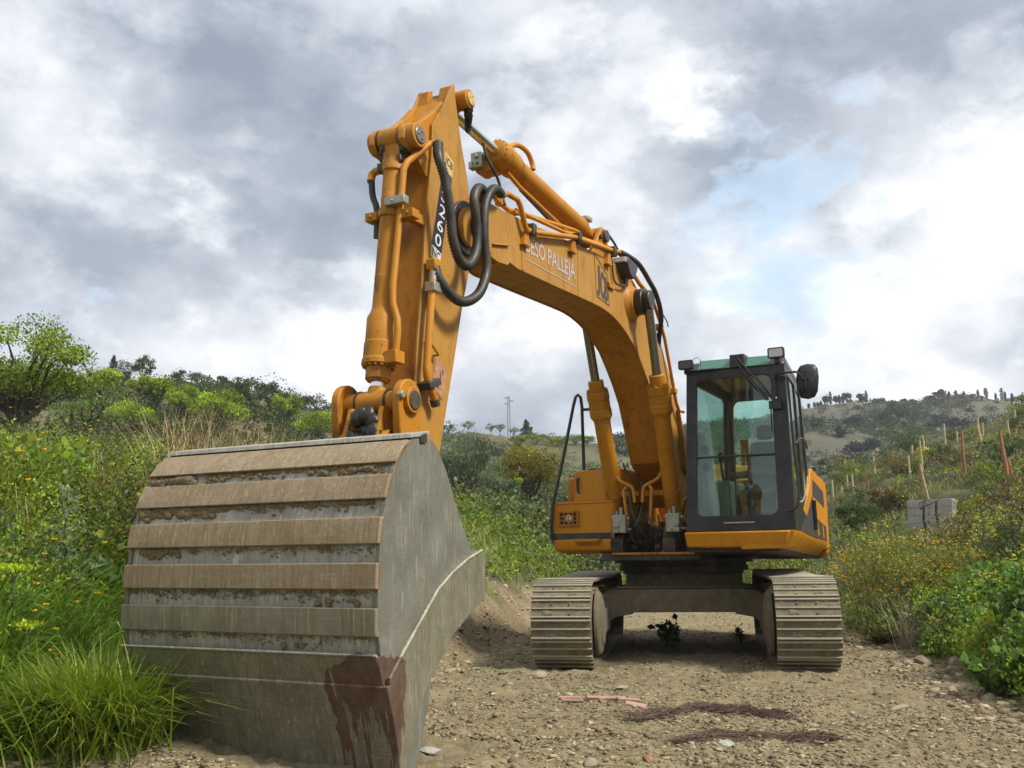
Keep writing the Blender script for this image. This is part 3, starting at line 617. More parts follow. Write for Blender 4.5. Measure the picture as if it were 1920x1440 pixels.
MB().poly([(2.345, .075, 4.525), (2.345, .225, 4.525), (2.325, .225, 4.578), (2.325, .075, 4.578)]).loft([[(2.345, .075, 4.515), (2.345, .225, 4.515), (2.325, .225, 4.578), (2.325, .075, 4.578)], [(2.30, .075, 4.515), (2.30, .225, 4.515), (2.30, .225, 4.570), (2.30, .075, 4.570)]]).build('lens', 'lens', lampb)
MB().tube([(2.15, .16, 4.29), (2.35, .15, 4.24), (2.46, .13, 4.27), (2.49, .125, 4.40), (2.50, .12, 4.56)], .011, 8, 4).build('cable', 'rubber', lampb)
MB().box((2.62, BR_, 4.16), (2.46, BR_+.03, 4.22)).build('lamp_bracket', 'yellow_worn', lampb, .004)

# ---- dipper cylinder -------------------------------------------------------------
A = Vector((5.69, BW, 5.10)); B = Vector((2.42, BW, 4.80)); d3 = (B-A); L3 = d3.length; tu = lambda u: (5.69-u)/(5.69-2.42)
mb = MB(); mb.lathe(A, B, [(tu(4.80), .075), (tu(4.78), .11), (tu(4.72), .135), (tu(4.62), .138), (tu(4.61), .128), (tu(4.45), .128), (tu(4.34), .105), (tu(2.90), .105), (tu(2.88), .112), (tu(2.80), .112), (tu(2.72), .09), (tu(2.60), .08)], 32)
mb.cyl((2.47, BW-.09, 4.805), (2.47, BW+.09, 4.805), .105, 24)
dc = mb.build('dipper_cylinder', 'yellow', ex, .004, 30)
dn = d3.normalized(); MB().bolts(A+dn*(tu(4.755)*L3), -dn, .112, 16, .014, .018).build('gland_bolts', 'yellow_worn', dc)
MB().lathe(A, B, [(0.02, .052), (tu(4.7), .052)], 28).build('piston_rod', 'chrome', dc)
MB().cyl((5.69, BW-.11, 5.10), (5.69, BW+.11, 5.10), .095, 24).build('rod_eye', 'grease', dc, .005)
MB().box((4.86, BW-.22, 4.86), (4.76, BW-.10, 5.01)).box((4.88, BW-.235, 4.85), (4.80, BW-.20, 4.92)).bolts((4.862, BW-.16, 4.965), (1, 0, 0), .001, 1, .024, .02).bolts((4.862, BW-.155, 4.90), (1, 0, 0), .001, 1, .018, .02).build('valve_block', 'galv', dc, .006)
MB().box((4.80, BW-.20, 4.83), (4.62, BW-.02, 4.93)).lump((4.72, BW-.12, 4.84), .06, 4).build('valve_body', 'yellow_worn', dc, .01)
MB().tube([(4.55, BW+.02, 5.13), (4.42, BW+.05, 5.20), (4.24, BW+.07, 5.19), (4.15, BW+.08, 5.10), (4.15, BW+.09, 5.03)], .026, 10, 5).build('hydraulic_pipe', 'pipe', dc)
MB().tube([(4.60, BW+.03, 4.86), (4.35, BW+.03, 4.80), (3.2, BW+.03, 4.66), (3.0, BW+.03, 4.70)], .022, 10).build('hydraulic_pipe', 'pipe', dc)
MB().tube([(4.3, BW+.02, 4.79), (3.9, BW+.02, 4.72), (3.5, BW+.02, 4.66), (3.1, BW+.03, 4.66)], .02, 8, 4).build('hydraulic_hose', 'rubber', dc)
MB().box((2.80, BW+.02, 4.92), (2.66, BW+.10, 4.97)).build('pipe_fitting', 'galv', dc, .008)
mb = MB()
for w in (BW-.16, BW+.10): mb.prism([(2.9, 4.46), (2.62, 4.78), (2.53, 4.90), (2.42, 4.90), (2.36, 4.80), (2.30, 4.46)], w, w+.055)
bkt = mb.build('cylinder_bracket', 'yellow', boom, .008)
MB().cyl((2.47, BW+.155, 4.80), (2.47, BW+.20, 4.80), .07, 20).bolts((2.60, BW+.155, 4.76), (0, 1, 0), .001, 1, .028, .03).build('pin', 'darkdirty', bkt, .004)
MB().tube([(2.36, BW+.16, 4.86), (2.2, BW+.18, 4.78), (2.02, BW+.2, 4.64), (1.95, BW+.2, 4.55)], .014, 8, 4).build('hydraulic_hose', 'rubber', boom)

# ---- the corrugated hoses by the pivot
def chose(pts): return MB().tube(pts, .038, 14, 8, .026, .0045).build('corrugated_hose', 'rubber', ex, 0, 80)
hz = .16
h1 = chose([(6.24, BW+.27, 4.49), (6.33, .20, 4.33), (6.267, .22, 4.161), (6.201, .23, 3.878), (6.17, .23, 3.703), (6.068, .23, 3.564), (5.928, .23, 3.555), (5.806, .23, 3.70), (5.779, .23, 3.904), (5.83, .23, 4.13), (5.74, .22, 4.265), (5.60, .20, 4.285), (5.45, .10, 4.28)])
h2 = chose([(5.28, .19, 4.37), (5.40, .22, 4.36), (5.56, .25, 4.30), (5.68, .25, 4.12), (5.70, .25, 3.85), (5.66, .25, 3.60), (5.76, .25, 3.39), (5.90, .23, 3.275), (6.04, .20, 3.245), (6.18, .17, 3.31), (6.25, DR+.10, 3.40), (6.26, DR+.08, 3.48)])
MB().cyl((5.44, .11, 4.285), (5.36, .05, 4.30), .042, 12).cyl((5.30, .19, 4.37), (5.22, .18, 4.39), .042, 12).build('hose_fitting', 'galv', ex, .006)
MB().tube([(5.36, .05, 4.30), (5.20, .0, 4.36), (5.05, -.02, 4.50)], .026, 10, 3).build('hydraulic_pipe', 'pipe', ex)

# ---- boom cylinders ----------------------------------------------------------------
for side, wt, wf in (('r', -.50, -.50), ('l', .31, .22)):
    A = Vector((1.881, wt, 4.144)); B = Vector((.90, wf, 1.50)); L4 = (B-A).length; dd = (B-A).normalized(); tz4 = lambda z: (4.144-z)/(4.144-1.50)
    mb = MB(); mb.lathe(A, B, [(tz4(3.32), .062), (tz4(3.315), .095), (tz4(3.20), .095), (tz4(3.195), .135), (tz4(3.10), .138), (tz4(3.095), .130), (tz4(2.985), .130), (tz4(2.98), .136), (tz4(2.90), .136), (tz4(2.85), .105), (tz4(2.82), .1), (tz4(1.62), .1), (tz4(1.60), .085)], 30)
    c = mb.build('boom_cylinder', 'yellow', ex, .004, 30)
    MB().bolts(A+dd*(tz4(3.20)*L4), -dd, .115, 12, .015, .02).build('gland_bolts', 'yellow_worn', c)
    MB().lathe(A, B, [(.02, .054), (tz4(3.25), .054)], 24).build('piston_rod', 'dull_chrome', c)
    MB().cyl((.90, wf-.10, 1.50), (.90, wf+.10, 1.50), .13, 22).build('foot_eye', 'grease', c, .006)
    MB().lathe(A, B, [(tz4(1.99), .112), (tz4(1.93), .112)], 24).build('pipe_bracket', 'yellow_worn', c)
    dx = .15 if side == 'r' else -.15
    bx = MB(); q = A+dd*(tz4(1.96)*L4); bx.box((q.x-.03, min(q.y, q.y+dx*2.2), q.z-.03), (q.x+.05, max(q.y, q.y+dx*2.2), q.z+.03)); bx.build('bracket_arm', 'yellow_worn', c, .004)
    # valve block with ports
    vb = MB(); w0 = -.445 if side == 'r' else .225
    vb.box((1.16, w0, 1.49), (1.30, w0+.165, 1.705)); vb.box((1.28, w0+.02, 1.49), (1.33, w0+.08, 1.53)); vb.box((1.28, w0+(.10 if side == 'l' else .02), 1.55), (1.325, w0+(.16 if side == 'l' else .09), 1.58))
    vbo = vb.build('valve_block', 'galv', c, .006)
    pr = MB(); pr.cyl((1.24, w0+.09, 1.70), (1.24, w0+.09, 1.79), .022, 10).cyl((1.24, w0+.035, 1.70), (1.24, w0+.035, 1.75), .018, 10).cyl((1.24, w0-.03, 1.67), (1.24, w0, 1.67), .02, 10).cyl((1.24, w0+.165, 1.66), (1.24, w0+.20, 1.66), .022, 10).cyl((1.24, w0+.165, 1.53), (1.24, w0+.23, 1.53), .012, 8)
    pr.build('port_fitting', 'galv', vbo, .003)
    MB().cyl((1.24, w0+.035, 1.75), (1.24, w0+.035, 1.775), .016, 10).cyl((1.24, w0+.09, 1.79), (1.24, w0+.09, 1.80), .010, 8).build('cap', 'redcap', vbo)
    sx = 1 if side == 'r' else -1; c0 = -.13
    MB().tube([(1.15, wf+sx*.03, 2.30), (1.18, wf+sx*.10, 2.14), (1.20, wf+sx*.22, 2.07), (1.20, wf+sx*.29, 2.02), (1.20, wf+sx*.31, 1.85)], .021, 10, 3).build('hydraulic_pipe', 'pipe', c)
    MB().tube([(1.20, wf+sx*.21, 2.04), (1.22, wf+sx*.18, 2.0), (1.22, wf+sx*.20, 1.78), (1.22, wf+sx*.22, 1.60), (1.22, wf+sx*.15, 1.58)], .020, 10).box((1.19, wf+sx*.15-.04, 1.56), (1.25, wf+sx*.15+.04, 1.61)).build('hydraulic_pipe', 'pipe', c)
# hose bundle in front of the boom foot
hb = [((1.1, -.27, 2.02), (1.15, -.24, 1.8), (1.12, -.20, 1.55), (1.0, -.16, 1.30)), ((1.1, .0, 2.02), (1.15, -.02, 1.8), (1.12, -.06, 1.55), (1.0, -.1, 1.30)), ((1.2, -.25, 2.0), (1.22, -.22, 1.75), (1.18, -.12, 1.5), (1.0, -.02, 1.32)), ((1.2, .02, 1.98), (1.22, .0, 1.7), (1.15, -.1, 1.5), (1.0, -.2, 1.3)),
      ((1.24, -.22, 1.53), (1.30, -.15, 1.58), (1.25, -.11, 1.70), (1.1, -.12, 1.85)), ((1.24, .18, 1.53), (1.30, .10, 1.55), (1.25, .0, 1.66), (1.1, -.05, 1.80)), ((1.1, -.13, 2.1), (1.12, -.12, 1.8), (1.1, -.13, 1.5), (1.0, -.13, 1.3)), ((1.05, .05, 1.7), (1.1, .08, 1.55), (1.1, .02, 1.4), (1.0, .0, 1.28)), ((1.05, -.3, 1.7), (1.1, -.3, 1.5), (1.1, -.25, 1.38), (1.0, -.2, 1.28)), ((1.0, -.40, 2.35), (1.0, -.36, 2.25), (1.0, -.30, 2.2), (1.0, -.2, 2.22))]
for i, h in enumerate(hb): MB().tube(h, .017 if i < 4 else .013, 8, 5).build('hydraulic_hose', 'rubber', ex)
mb = MB(); 
for k in range(26): mb.lump((.95+.15*rr.random(), rr.uniform(-.38, .12), rr.uniform(1.28, 1.50)), .05*rr.uniform(.5, 1.2), k)
mb.box((.6, -.40, 1.26), (.9, .15, 1.62))
mb.build('swivel_joint', 'darkdirty', ex, 0, 50)
# boom foot brackets rising from the deck
mb = MB()
for w in (-.46, -.395, .14, .205): mb.prism([(-.5, 1.25), (1.16, 1.25), (1.10, 1.45), (1.0, 1.62), (.85, 1.62), (.6, 1.5), (.35, 1.9), (.1, 1.98), (-.15, 1.9), (-.4, 1.5)], w-.02, w+.02)
mb.build('boom_bracket', 'yellow_worn', ex, .006)
mb = MB()
for w in (-.43, .23): mb.prism([(.8, 1.25), (1.22, 1.25), (1.24, 1.4), (1.12, 1.5), (.9, 1.52)], w-.08, w+.08)
mb.build('cylinder_foot', 'darkdirty', ex, .015)

# ---- upper structure -----------------------------------------------------------------
def rounded(u0, u1, z0, z1, r, n=5):
    P = []
    for cx_, cz, a0 in ((u1-r, z1-r, 0), (u0+r, z1-r, pi/2), (u0+r, z0+r, pi), (u1-r, z0+r, 1.5*pi)):
        for k in range(n+1): a = a0+pi/2*k/n; P.append((cx_+r*cos(a), cz+r*sin(a)))
    return P
def wpanel(u0, u1, W0_, W1_, Z0, Z1, r, n=5):
    """block whose front outline (in w,z) is rounded"""
    P = rounded(W0_, W1_, Z0, Z1, r, n); return [[(u0, w, z) for w, z in P], [(u1, w, z) for w, z in P]]
deck = MB(); deck.box((-2.2, -.62, 1.16), (1.24, .62, 1.245)); deck.build('deck_frame', 'darkdirty', ex, .01)
mb = MB(); mb.box((1.235, -.47, 1.228), (1.27, .55, 1.255)); mb.build('deck_edge', 'yellow_worn', ex, .004)
house = MB()
house.box((-2.3, -1.28, 1.27), (.75, -.50, 2.22)); house.box((-2.3, -.50, 1.245), (-.55, 1.45, 2.20))
hs = house.build('engine_house', 'yellow', ex, .03)
hood = MB(); hood.loft([[(-.9, -1.1, 2.19), (-2.25, -1.1, 2.19), (-2.25, 1.3, 2.19), (-.9, 1.3, 2.19)], [(-1.0, -1.0, 2.42), (-2.2, -1.0, 2.42), (-2.2, 1.2, 2.42), (-1.0, 1.2, 2.42)]]); hood.build('engine_hood', 'yellow', hs, .04)
MB().cyl((-1.5, .9, 2.41), (-1.5, .9, 2.62), .06, 16).build('exhaust_stack', 'black', hs, .004)
cw = []
for z, s_ in ((1.12, .93), (1.2, 1.), (2.0, 1.), (2.25, .96)):
    ring = []
    for k in range(17):
        a = pi*k/16; ring.append((-2.3-.72*s_*sin(a)**.6 if 0 < k < 16 else -2.3, (1.36*s_)*cos(a)+.06, z))
    cw.append(ring)
MB().loft(cw).build('counterweight', 'yellow_clean', ex, .03, 40)
# tool box at the right front
tb = MB(); r_ = wpanel(1.20, .30, -1.285, -.45, 1.47, 1.872, .05); tb.loft(r_); box_ = tb.build('tool_box', 'yellow_clean', ex, .012)
MB().box((1.215, -1.22, 1.86), (.3, -.47, 1.885)).build('box_lid', 'yellow_clean', box_, .008)
MB().box((1.206, -1.282, 1.425), (.30, -.452, 1.50)).build('dark_band', 'band', box_, .004)
MB().box((1.212, -.50, 1.43), (.9, -.462, 1.86)).build('box_edge', 'yellow', box_, .006)
sk = MB(); sk.loft([[(1.21, -1.285, 1.425), (.2, -1.285, 1.425), (.2, -.42, 1.425), (1.21, -.42, 1.425)], [(1.215, -1.285, 1.36), (.2, -1.285, 1.36), (.2, -.42, 1.36), (1.215, -.42, 1.36)], [(1.19, -1.24, 1.285), (.2, -1.24, 1.285), (.2, -.42, 1.285), (1.19, -.42, 1.285)], [(1.12, -1.15, 1.245), (.2, -1.15, 1.245), (.2, -.42, 1.245), (1.12, -.42, 1.245)]])
sko = sk.build('lower_skirt', 'yellow_clean', ex, .015)
MB().loft([[(1.215, -.98, 1.425), (1.215, -.62, 1.425), (1.215, -.66, 1.345), (1.215, -.94, 1.345)], [(1.285, -.98, 1.425), (1.285, -.62, 1.425), (1.285, -.66, 1.395), (1.285, -.94, 1.395)]]).build('step', 'yellow_clean', sko, .006)
ub = MB(); P = [(-1.02, 1.885), (-1.02, 2.20)]+[(-1.02+.09-.09*cos(a), 2.20+.075*sin(a)) for a in [k*pi/10 for k in range(1, 6)]]+[(-.42, 2.285), (-.42, 1.885)]
ub.loft([[(1.12, w, z) for w, z in P], [(.1, w, z) for w, z in P]]); ubo = ub.build('front_locker', 'yellow_clean', ex, .012)
MB().tube([(1.12, -.955, 2.18), (1.155, -.955, 2.17), (1.155, -.955, 2.01), (1.12, -.955, 2.0)], .016, 8).build('locker_handle', 'black', ubo)
MB().cyl((1.155, -.955, 2.17), (1.165, -.955, 2.17), .012, 8).cyl((1.155, -.955, 2.01), (1.165, -.955, 2.01), .012, 8).build('handle_bolt', 'galv', ubo)
MB().box((1.0, -.88, 2.285), (.6, -.70, 2.30)).build('tread_pad', 'darkdirty', ubo, .003)
MB().cyl((.95, -.62, 2.28), (.95, -.62, 2.42), .06, 16).build('filler_neck', 'yellow', ubo, .004)
MB().lathe((.95, -.62, 2.41), (.95, -.62, 2.50), [(0, .085), (.5, .095), (.8, .075), (1, .05)], 16).build('filler_cap', 'black', ubo, .004)
# headlamp grille in the tool box
gw0, gw1, gz0, gz1 = -1.18, -.94, 1.605, 1.755; gr = MB()
gr.box((1.19, gw0, gz0), (1.213, gw1, gz1)); go = gr.build('lamp_recess', 'darkdirty', box_, .008)
gm = MB(); t_ = .016
gm.box((1.205, gw0-.015, gz0-.018), (1.235, gw1+.015, gz0+.004)); gm.box((1.205, gw0-.015, gz1-.004), (1.235, gw1+.015, gz1+.018)); gm.box((1.205, gw0-.015, gz0), (1.2345, gw0+.006, gz1)); gm.box((1.205, gw1-.006, gz0), (1.2345, gw1+.015, gz1))
for k in range(1, 3): z = gz0+(gz1-gz0)*k/3; gm.box((1.214, gw0, z-.006), (1.230, gw1, z+.006))
for k in range(1, 4): w = gw0+(gw1-gw0)*k/4; gm.box((1.213, w-.006, gz0), (1.229, w+.006, gz1))
gm.build('lamp_grille', 'yellow_worn', go, .002)
MB().lathe((1.200, (gw0+gw1)/2, 1.68), (1.222, (gw0+gw1)/2, 1.68), [(0, .05), (.6, .05), (1, .03)], 18).build('lamp_lens', 'lens', go)
# handrail
hr = MB().tube([(1.24, -1.285, 1.39), (1.24, -1.285, 1.60), (1.24, -1.265, 1.84), (1.18, -1.13, 2.45), (1.08, -1.02, 3.1), (1.06, -.995, 3.22), (1.05, -.965, 3.255), (1.03, -.935, 3.22), (1.02, -.925, 3.1), (1.02, -.92, 2.29)], .021, 10)
hro = hr.build('handrail', 'black', ex)
MB().tube([(1.03, -.93, 3.06), (1.0, -.80, 3.06), (.98, -.72, 3.02), (.95, -.69, 2.9), (.95, -.69, 2.29)], .020, 10).build('rail_return', 'black', hro)
MB().cyl((1.24, -1.30, 1.40), (1.27, -1.30, 1.40), .024, 12).build('rail_bolt', 'galv', hro, .003)

# ================================================================ cab
from mathutils.geometry import tessellate_polygon
def bil(C, s, t):
    P00, P10, P11, P01 = [Vector(c) for c in C]
    return (P00*(1-s)+P10*s)*(1-t)+(P01*(1-s)+P11*s)*t
def rrect(s0, s1, t0, t1, rs, rt, n=6):
    P = []
    for cx_, cy_, a0 in ((s1-rs, t1-rt, 0), (s0+rs, t1-rt, pi/2), (s0+rs, t0+rt, pi), (s1-rs, t0+rt, 1.5*pi)):
        for k in range(n+1): a = a0+pi/2*k/n; P.append((cx_+rs*cos(a), cy_+rt*sin(a)))
    return P
def holed(C, outer, holes, thick, mb):
    """plate over the four-cornered patch C with rounded holes; thick is a vector"""
    loops = [outer]+[h[::-1] for h in holes]; flat = [p for l in loops for p in l]
    tris = tessellate_polygon([[Vector((p[0], p[1], 0)) for p in l] for l in loops])
    n = len(flat); base = len(mb.v); T = Vector(thick)
    for p in flat: mb.v.append(tuple(bil(C, *p)))
    for p in flat: mb.v.append(tuple(bil(C, *p)+T))
    for t in tris: mb.f.append(tuple(base+i for i in t)); mb.f.append(tuple(base+n+i for i in reversed(t)))
    k = 0
    for l in loops:
        m_ = len(l)
        for i in range(m_):
            a, b = k+i, k+(i+1) % m_; mb.f.append((base+a, base+b, base+b+n, base+a+n))
        k += m_
    return mb
def pane(C, hole, off, th, mb):
    O = Vector(off); T = Vector(th); return mb.loft([[tuple(bil(C, *p)+O) for p in hole], [tuple(bil(C, *p)+O+T) for p in hole]])
FL, FR, FRt, FLt = (1.60, .565, 1.475), (1.60, 1.785, 1.475), (1.56, 1.765, 3.30), (1.56, .635, 3.315)
RL, RR, RRt, RLt = (-.15, .60, 1.475), (-.15, 1.645, 1.475), (-.12, 1.59, 3.27), (-.12, .66, 3.27)
front = (FL, FR, FRt, FLt); left = (FR, RR, RRt, FRt); right = (RL, FL, FLt, RLt); rearC = (RR, RL, RLt, RRt)
SQ = [(0, 0), (1, 0), (1, 1), (0, 1)]
cabm = MB()
fh = rrect(.105, .855, .095, .945, .07, .045)
holed(front, SQ, [fh], (-.055, 0, 0), cabm)
cab = cabm.build('cab', 'black', ex, .008, 30)
lm = MB(); lh1 = rrect(.06, .56, .20, .955, .05, .03); lh2 = rrect(.63, .93, .24, .94, .05, .03)
holed(left, [(0.03, 0), (1, 0), (1, 1), (0.03, 1)], [lh1, lh2], (0, -.045, 0), lm)
door = lm.build('door', 'black', cab, .004, 30)
rh = rrect(.12, .90, .10, .94, .06, .04); rm = MB(); holed(right, [(0, 0), (.97, 0), (.97, 1), (0, 1)], [rh], (0, .045, 0), rm); rm.build('side_frame', 'black', cab, .004, 30)
bh = rrect(.08, .92, .30, .94, .08, .06); bm_ = MB(); holed(rearC, SQ, [bh], (.045, 0, 0), bm_); bm_.build('rear_frame', 'black', cab, .004, 30)
wf = MB(); pane(front, fh, (-.02, 0, 0), (-.006, 0, 0), wf); wf.build('windscreen', 'glass', cab)
wd = MB(); pane(left, lh1, (0, -.015, 0), (0, -.006, 0), wd); pane(left, lh2, (0, -.015, 0), (0, -.006, 0), wd); wd.build('door_glass', 'glass', door)
w_ = MB(); pane(right, rh, (0, .015, 0), (0, .006, 0), w_); w_.build('side_window', 'glass', cab)
w_ = MB(); pane(rearC, bh, (.015, 0, 0), (.006, 0, 0), w_); w_.build('rear_window', 'glass', cab)
q0, q1 = bil(front, .095, .455), bil(front, .865, .455)
MB().tube([tuple(q0+Vector((.006, 0, 0))), tuple(q1+Vector((.006, 0, 0)))], .011, 8).build('window_bar', 'black', cab)
# front ledge under the glass, bottom sill trim
a, b = bil(front, .36, .050), bil(front, .64, .052); MB().box((1.60, a.y, a.z-.008), (1.618, b.y, a.z+.008)).build('step_trim', 'galv', cab, .004)
# roof
rf = MB(); rf.loft([[FLt, FRt, RRt, RLt], [(1.42, .66, 3.44), (1.42, 1.745, 3.43), (-.10, 1.57, 3.40), (-.10, .68, 3.40)]]); rf.build('roof', 'black', cab, .03, 40)
vz = MB(); vz.loft([[(1.585, .77, 3.325), (1.585, 1.60, 3.31), (1.44, 1.60, 3.44), (1.44, .77, 3.455)], [(1.555, .77, 3.315), (1.555, 1.60, 3.30), (1.41, 1.60, 3.43), (1.41, .77, 3.445)]]); vz.build('roof_window', 'greenglass', cab, .004)
MB().box((1.60, 1.16, 3.31), (1.42, 1.33, 3.46)).box((1.62, .62, 3.305), (1.52, 1.0, 3.325)).build('wiper_motor', 'black', cab, .02)
wp_ = MB(); wp_.tube([(1.63, 1.25, 3.42), (1.66, 1.42, 3.20), (1.645, 1.60, 2.93)], .010, 6).tube([(1.63, 1.22, 3.40), (1.66, 1.40, 3.13), (1.645, 1.57, 2.90)], .010, 6).tube([(1.63, 1.33, 3.19), (1.65, 1.47, 3.02), (1.65, 1.58, 2.90)], .012, 6)
wp_.box((1.645, 1.585, 2.80), (1.61, 1.72, 2.89)).box((1.65, 1.62, 2.89), (1.62, 1.70, 2.92)); wp_.tube([(1.62, 1.60, 2.83), (1.60, 1.595, 2.55)], .008, 6); wp_.tube([(1.63, 1.66, 3.25), (1.63, 1.655, 2.9)], .010, 6)
wip = wp_.build('wiper', 'black', cab)
MB().lump((1.655, 1.60, 2.915), .012).lump((1.655, 1.675, 2.915), .012).build('wiper_nut', 'chrome', wip)
for w0, w1, z0, z1, r_ in ((.565, .74, 3.335, 3.445, 0), (1.60, 1.785, 3.365, 3.485, 1)):
    lb = MB(); P = rounded(w0, w1, z0, z1, .022, 3); rings = []
    for u, s_ in ((1.64, 1), (1.60, 1.), (1.54, .8)):
        cw_, cz_ = (w0+w1)/2, (z0+z1)/2; rings.append([(u, cw_+(w-cw_)*s_, cz_+(z-cz_)*s_) for w, z in P])
    lb.loft(rings); lb.box((1.60, (w0+w1)/2-.03, z0-.05), (1.56, (w0+w1)/2+.03, z0+.01)); lo = lb.build('roof_lamp', 'black', ex, .004)
    MB().loft([[(1.643, w, z) for w, z in rounded(w0+.018, w1-.018, z0+.016, z1-.016, .015, 3)], [(1.63, w, z) for w, z in rounded(w0+.018, w1-.018, z0+.016, z1-.016, .015, 3)]]).build('lens', 'lens' if r_ else 'interior', lo)
MB().tube([(1.58, .72, 3.44), (1.56, .76, 3.475), (1.54, .80, 3.45), (1.54, .80, 3.34)], .004, 6, 4).build('lamp_cable', 'black', cab)
# mirror
mi = MB(); P = [(1.965, 3.20), (2.04, 3.215), (2.12, 3.20), (2.150, 3.15), (2.155, 3.05), (2.135, 2.90), (2.10, 2.84), (2.03, 2.82), (1.95, 2.84), (1.915, 2.92), (1.91, 3.05), (1.93, 3.15)]
cc = (2.035, 3.02); rings = []
for u, s_ in ((1.62, .55), (1.60, .85), (1.575, .98), (1.55, 1.), (1.545, .94)):
    rings.append([(u, cc[0]+(w-cc[0])*s_-.03, cc[1]+(z-cc[1])*s_+.065) for w, z in P])
mi.loft(rings); mir = mi.build('mirror', 'black', ex, .004, 60)
MB().tube([(1.60, 1.66, 3.17), (1.64, 1.72, 3.19), (1.66, 1.90, 3.185), (1.655, 1.96, 3.14), (1.645, 1.98, 3.14)], .013, 8).tube([(1.60, 1.66, 3.13), (1.66, 1.74, 3.15), (1.66, 1.80, 3.12), (1.66, 1.815, 2.9), (1.64, 1.83, 2.3), (1.62, 1.85, 1.95), (1.63, 1.82, 1.72), (1.62, 1.70, 1.68)], .014, 8, 3).build('mirror_arm', 'black', mir)
MB().box((1.66, 1.95, 3.09), (1.62, 2.03, 3.19)).cyl((1.65, 2.0, 3.10), (1.65, 2.0, 2.98), .012, 8).build('mirror_clamp', 'black', mir, .004)
# grab bar on the door, hinge
MB().tube([(1.5, 1.80, 1.78), (1.2, 1.80, 1.80), (.9, 1.79, 1.95), (.7, 1.77, 2.1)], .010, 6, 3).build('grab_rail', 'galv', door)
MB().tube([(1.4, 1.80, 2.42), (1.2, 1.815, 2.50), (.9, 1.80, 2.50), (.6, 1.77, 2.44)], .012, 6, 3).build('door_rail', 'black', door)
# interior
inn_ = MB(); inn_.box((1.54, .62, 1.48), (-.10, 1.60, 1.54)); inn_.box((-.05, .66, 1.54), (.10, 1.55, 2.05)); inn_.build('cab_floor', 'interior', cab, .01)
se = MB(); se.box((.75, .95, 1.80), (.20, 1.42, 1.98)); seo = se.build('seat', 'seat', cab, .05)
MB().loft([[(.30, .97, 1.96), (.30, 1.40, 1.96), (.16, 1.40, 1.96), (.16, .97, 1.96)], [(.18, .98, 2.60), (.18, 1.39, 2.60), (.07, 1.39, 2.60), (.07, .98, 2.60)]]).build('seat_back', 'seat', seo, .05)
MB().box((.22, 1.08, 2.62), (.12, 1.29, 2.80)).build('headrest', 'seat', seo, .04)
MB().box((.65, .98, 1.55), (.3, 1.40, 1.80)).build('seat_base', 'interior', seo, .03)
cn = MB(); cn.box((1.0, .70, 1.55), (.2, .92, 2.08)); cn.box((.95, 1.44, 1.55), (.3, 1.60, 2.02)); cno = cn.build('console', 'interior_light', cab, .04)
cn = MB(); cn.loft([[(1.35, .66, 1.56), (1.35, .84, 1.56), (1.1, .84, 1.56), (1.1, .66, 1.56)], [(1.38, .66, 2.3), (1.38, .80, 2.3), (1.2, .80, 2.3), (1.2, .66, 2.3)], [(1.40, .66, 2.62), (1.40, .74, 2.62), (1.28, .74, 2.62), (1.28, .66, 2.62)]])
cn.build('side_console', 'interior_light', cab, .04)
MB().cyl((1.39, .765, 2.42), (1.40, .765, 2.42), .055, 20).cyl((1.375, .765, 2.22), (1.39, .765, 2.22), .05, 20).build('air_vent', 'black', cab, .003)
for w in (.81, 1.52):
    lv = MB(); lv.tube([(.80, w, 2.05), (.88, w, 2.22), (.90, w, 2.34)], .016, 8); lv.lump((.90, w, 2.37), .04, 3, (1, 1, 1.6)); lv.build('joystick', 'black', cab, 0, 60)
for w in (1.06, 1.22):
    lv = MB(); lv.tube([(1.20, w, 1.55), (1.24, w, 1.9), (1.22, w, 2.25)], .010, 8); lv.cyl((1.22, w, 2.24), (1.22, w, 2.34), .018, 8); lv.box((1.30, w-.05, 1.56), (1.12, w+.05, 1.60)); lv.build('travel_lever', 'black', cab)
MB().tube([(1.0, .93, 2.12), (.98, 1.15, 2.14), (.98, 1.40, 2.12), (1.0, 1.55, 2.10)], .045, 10, 4).build('armrest', 'seat', cab, 0, 60)
MB().box((.30, .90, 2.3), (.28, 1.0, 2.62)).build('seat_belt', 'yellow', cab, .004)
# orange sill below the cab and the chamfered corner going back
S1 = MB(); S1.loft([[(1.64, .55, 1.472), (1.64, 1.735, 1.472), (1.615, 1.675, 1.287), (1.615, .57, 1.305)], [(1.2, .55, 1.472), (1.2, 1.735, 1.472), (1.2, 1.675, 1.287), (1.2, .57, 1.305)]]).build('cab_sill', 'yellow_clean', ex, .018)
def ws(u): return 1.78-.078*(1.6-u)
ch_ = MB(); us = [1.62, 1.2, .5, -.4, -1.2, -1.7, -1.95]
top_ = {1.62: 1.474, 1.2: 1.455, .5: 1.425, -.4: 1.385, -1.2: 1.35, -1.7: 1.335, -1.95: 1.345}
rings = []
for u in us:
    k = (1.62-u)/3.6; wo = ws(u)+.005-(.05 if u == -1.95 else 0); zt = top_[u]; zb = 1.285-.13*k if u > -1.8 else 1.20
    rings.append([(u, wo, zt), (u, wo-.02, zt-.06*(1-k)-.05*k), (u, wo-.10-.05*k, zb), (u, wo-.6, zb-.01), (u, wo-.6, zt)])
ch_.loft(rings).build('lower_chamfer', 'yellow_clean', ex, .006, 30)
MB().loft([[(1.5, .56, 1.30), (1.5, 1.62, 1.29), (-2.2, 1.35, 1.16), (-2.2, .56, 1.16)], [(1.5, .56, 1.25), (1.5, 1.55, 1.25), (-2.2, 1.3, 1.12), (-2.2, .56, 1.12)]]).build('cab_floor_pan', 'darkdirty', ex, .004)
def sidep(P, off, th=.004): return [[(u, ws(u)+off, z) for u, z in P], [(u, ws(u)+off-th, z) for u, z in P]]
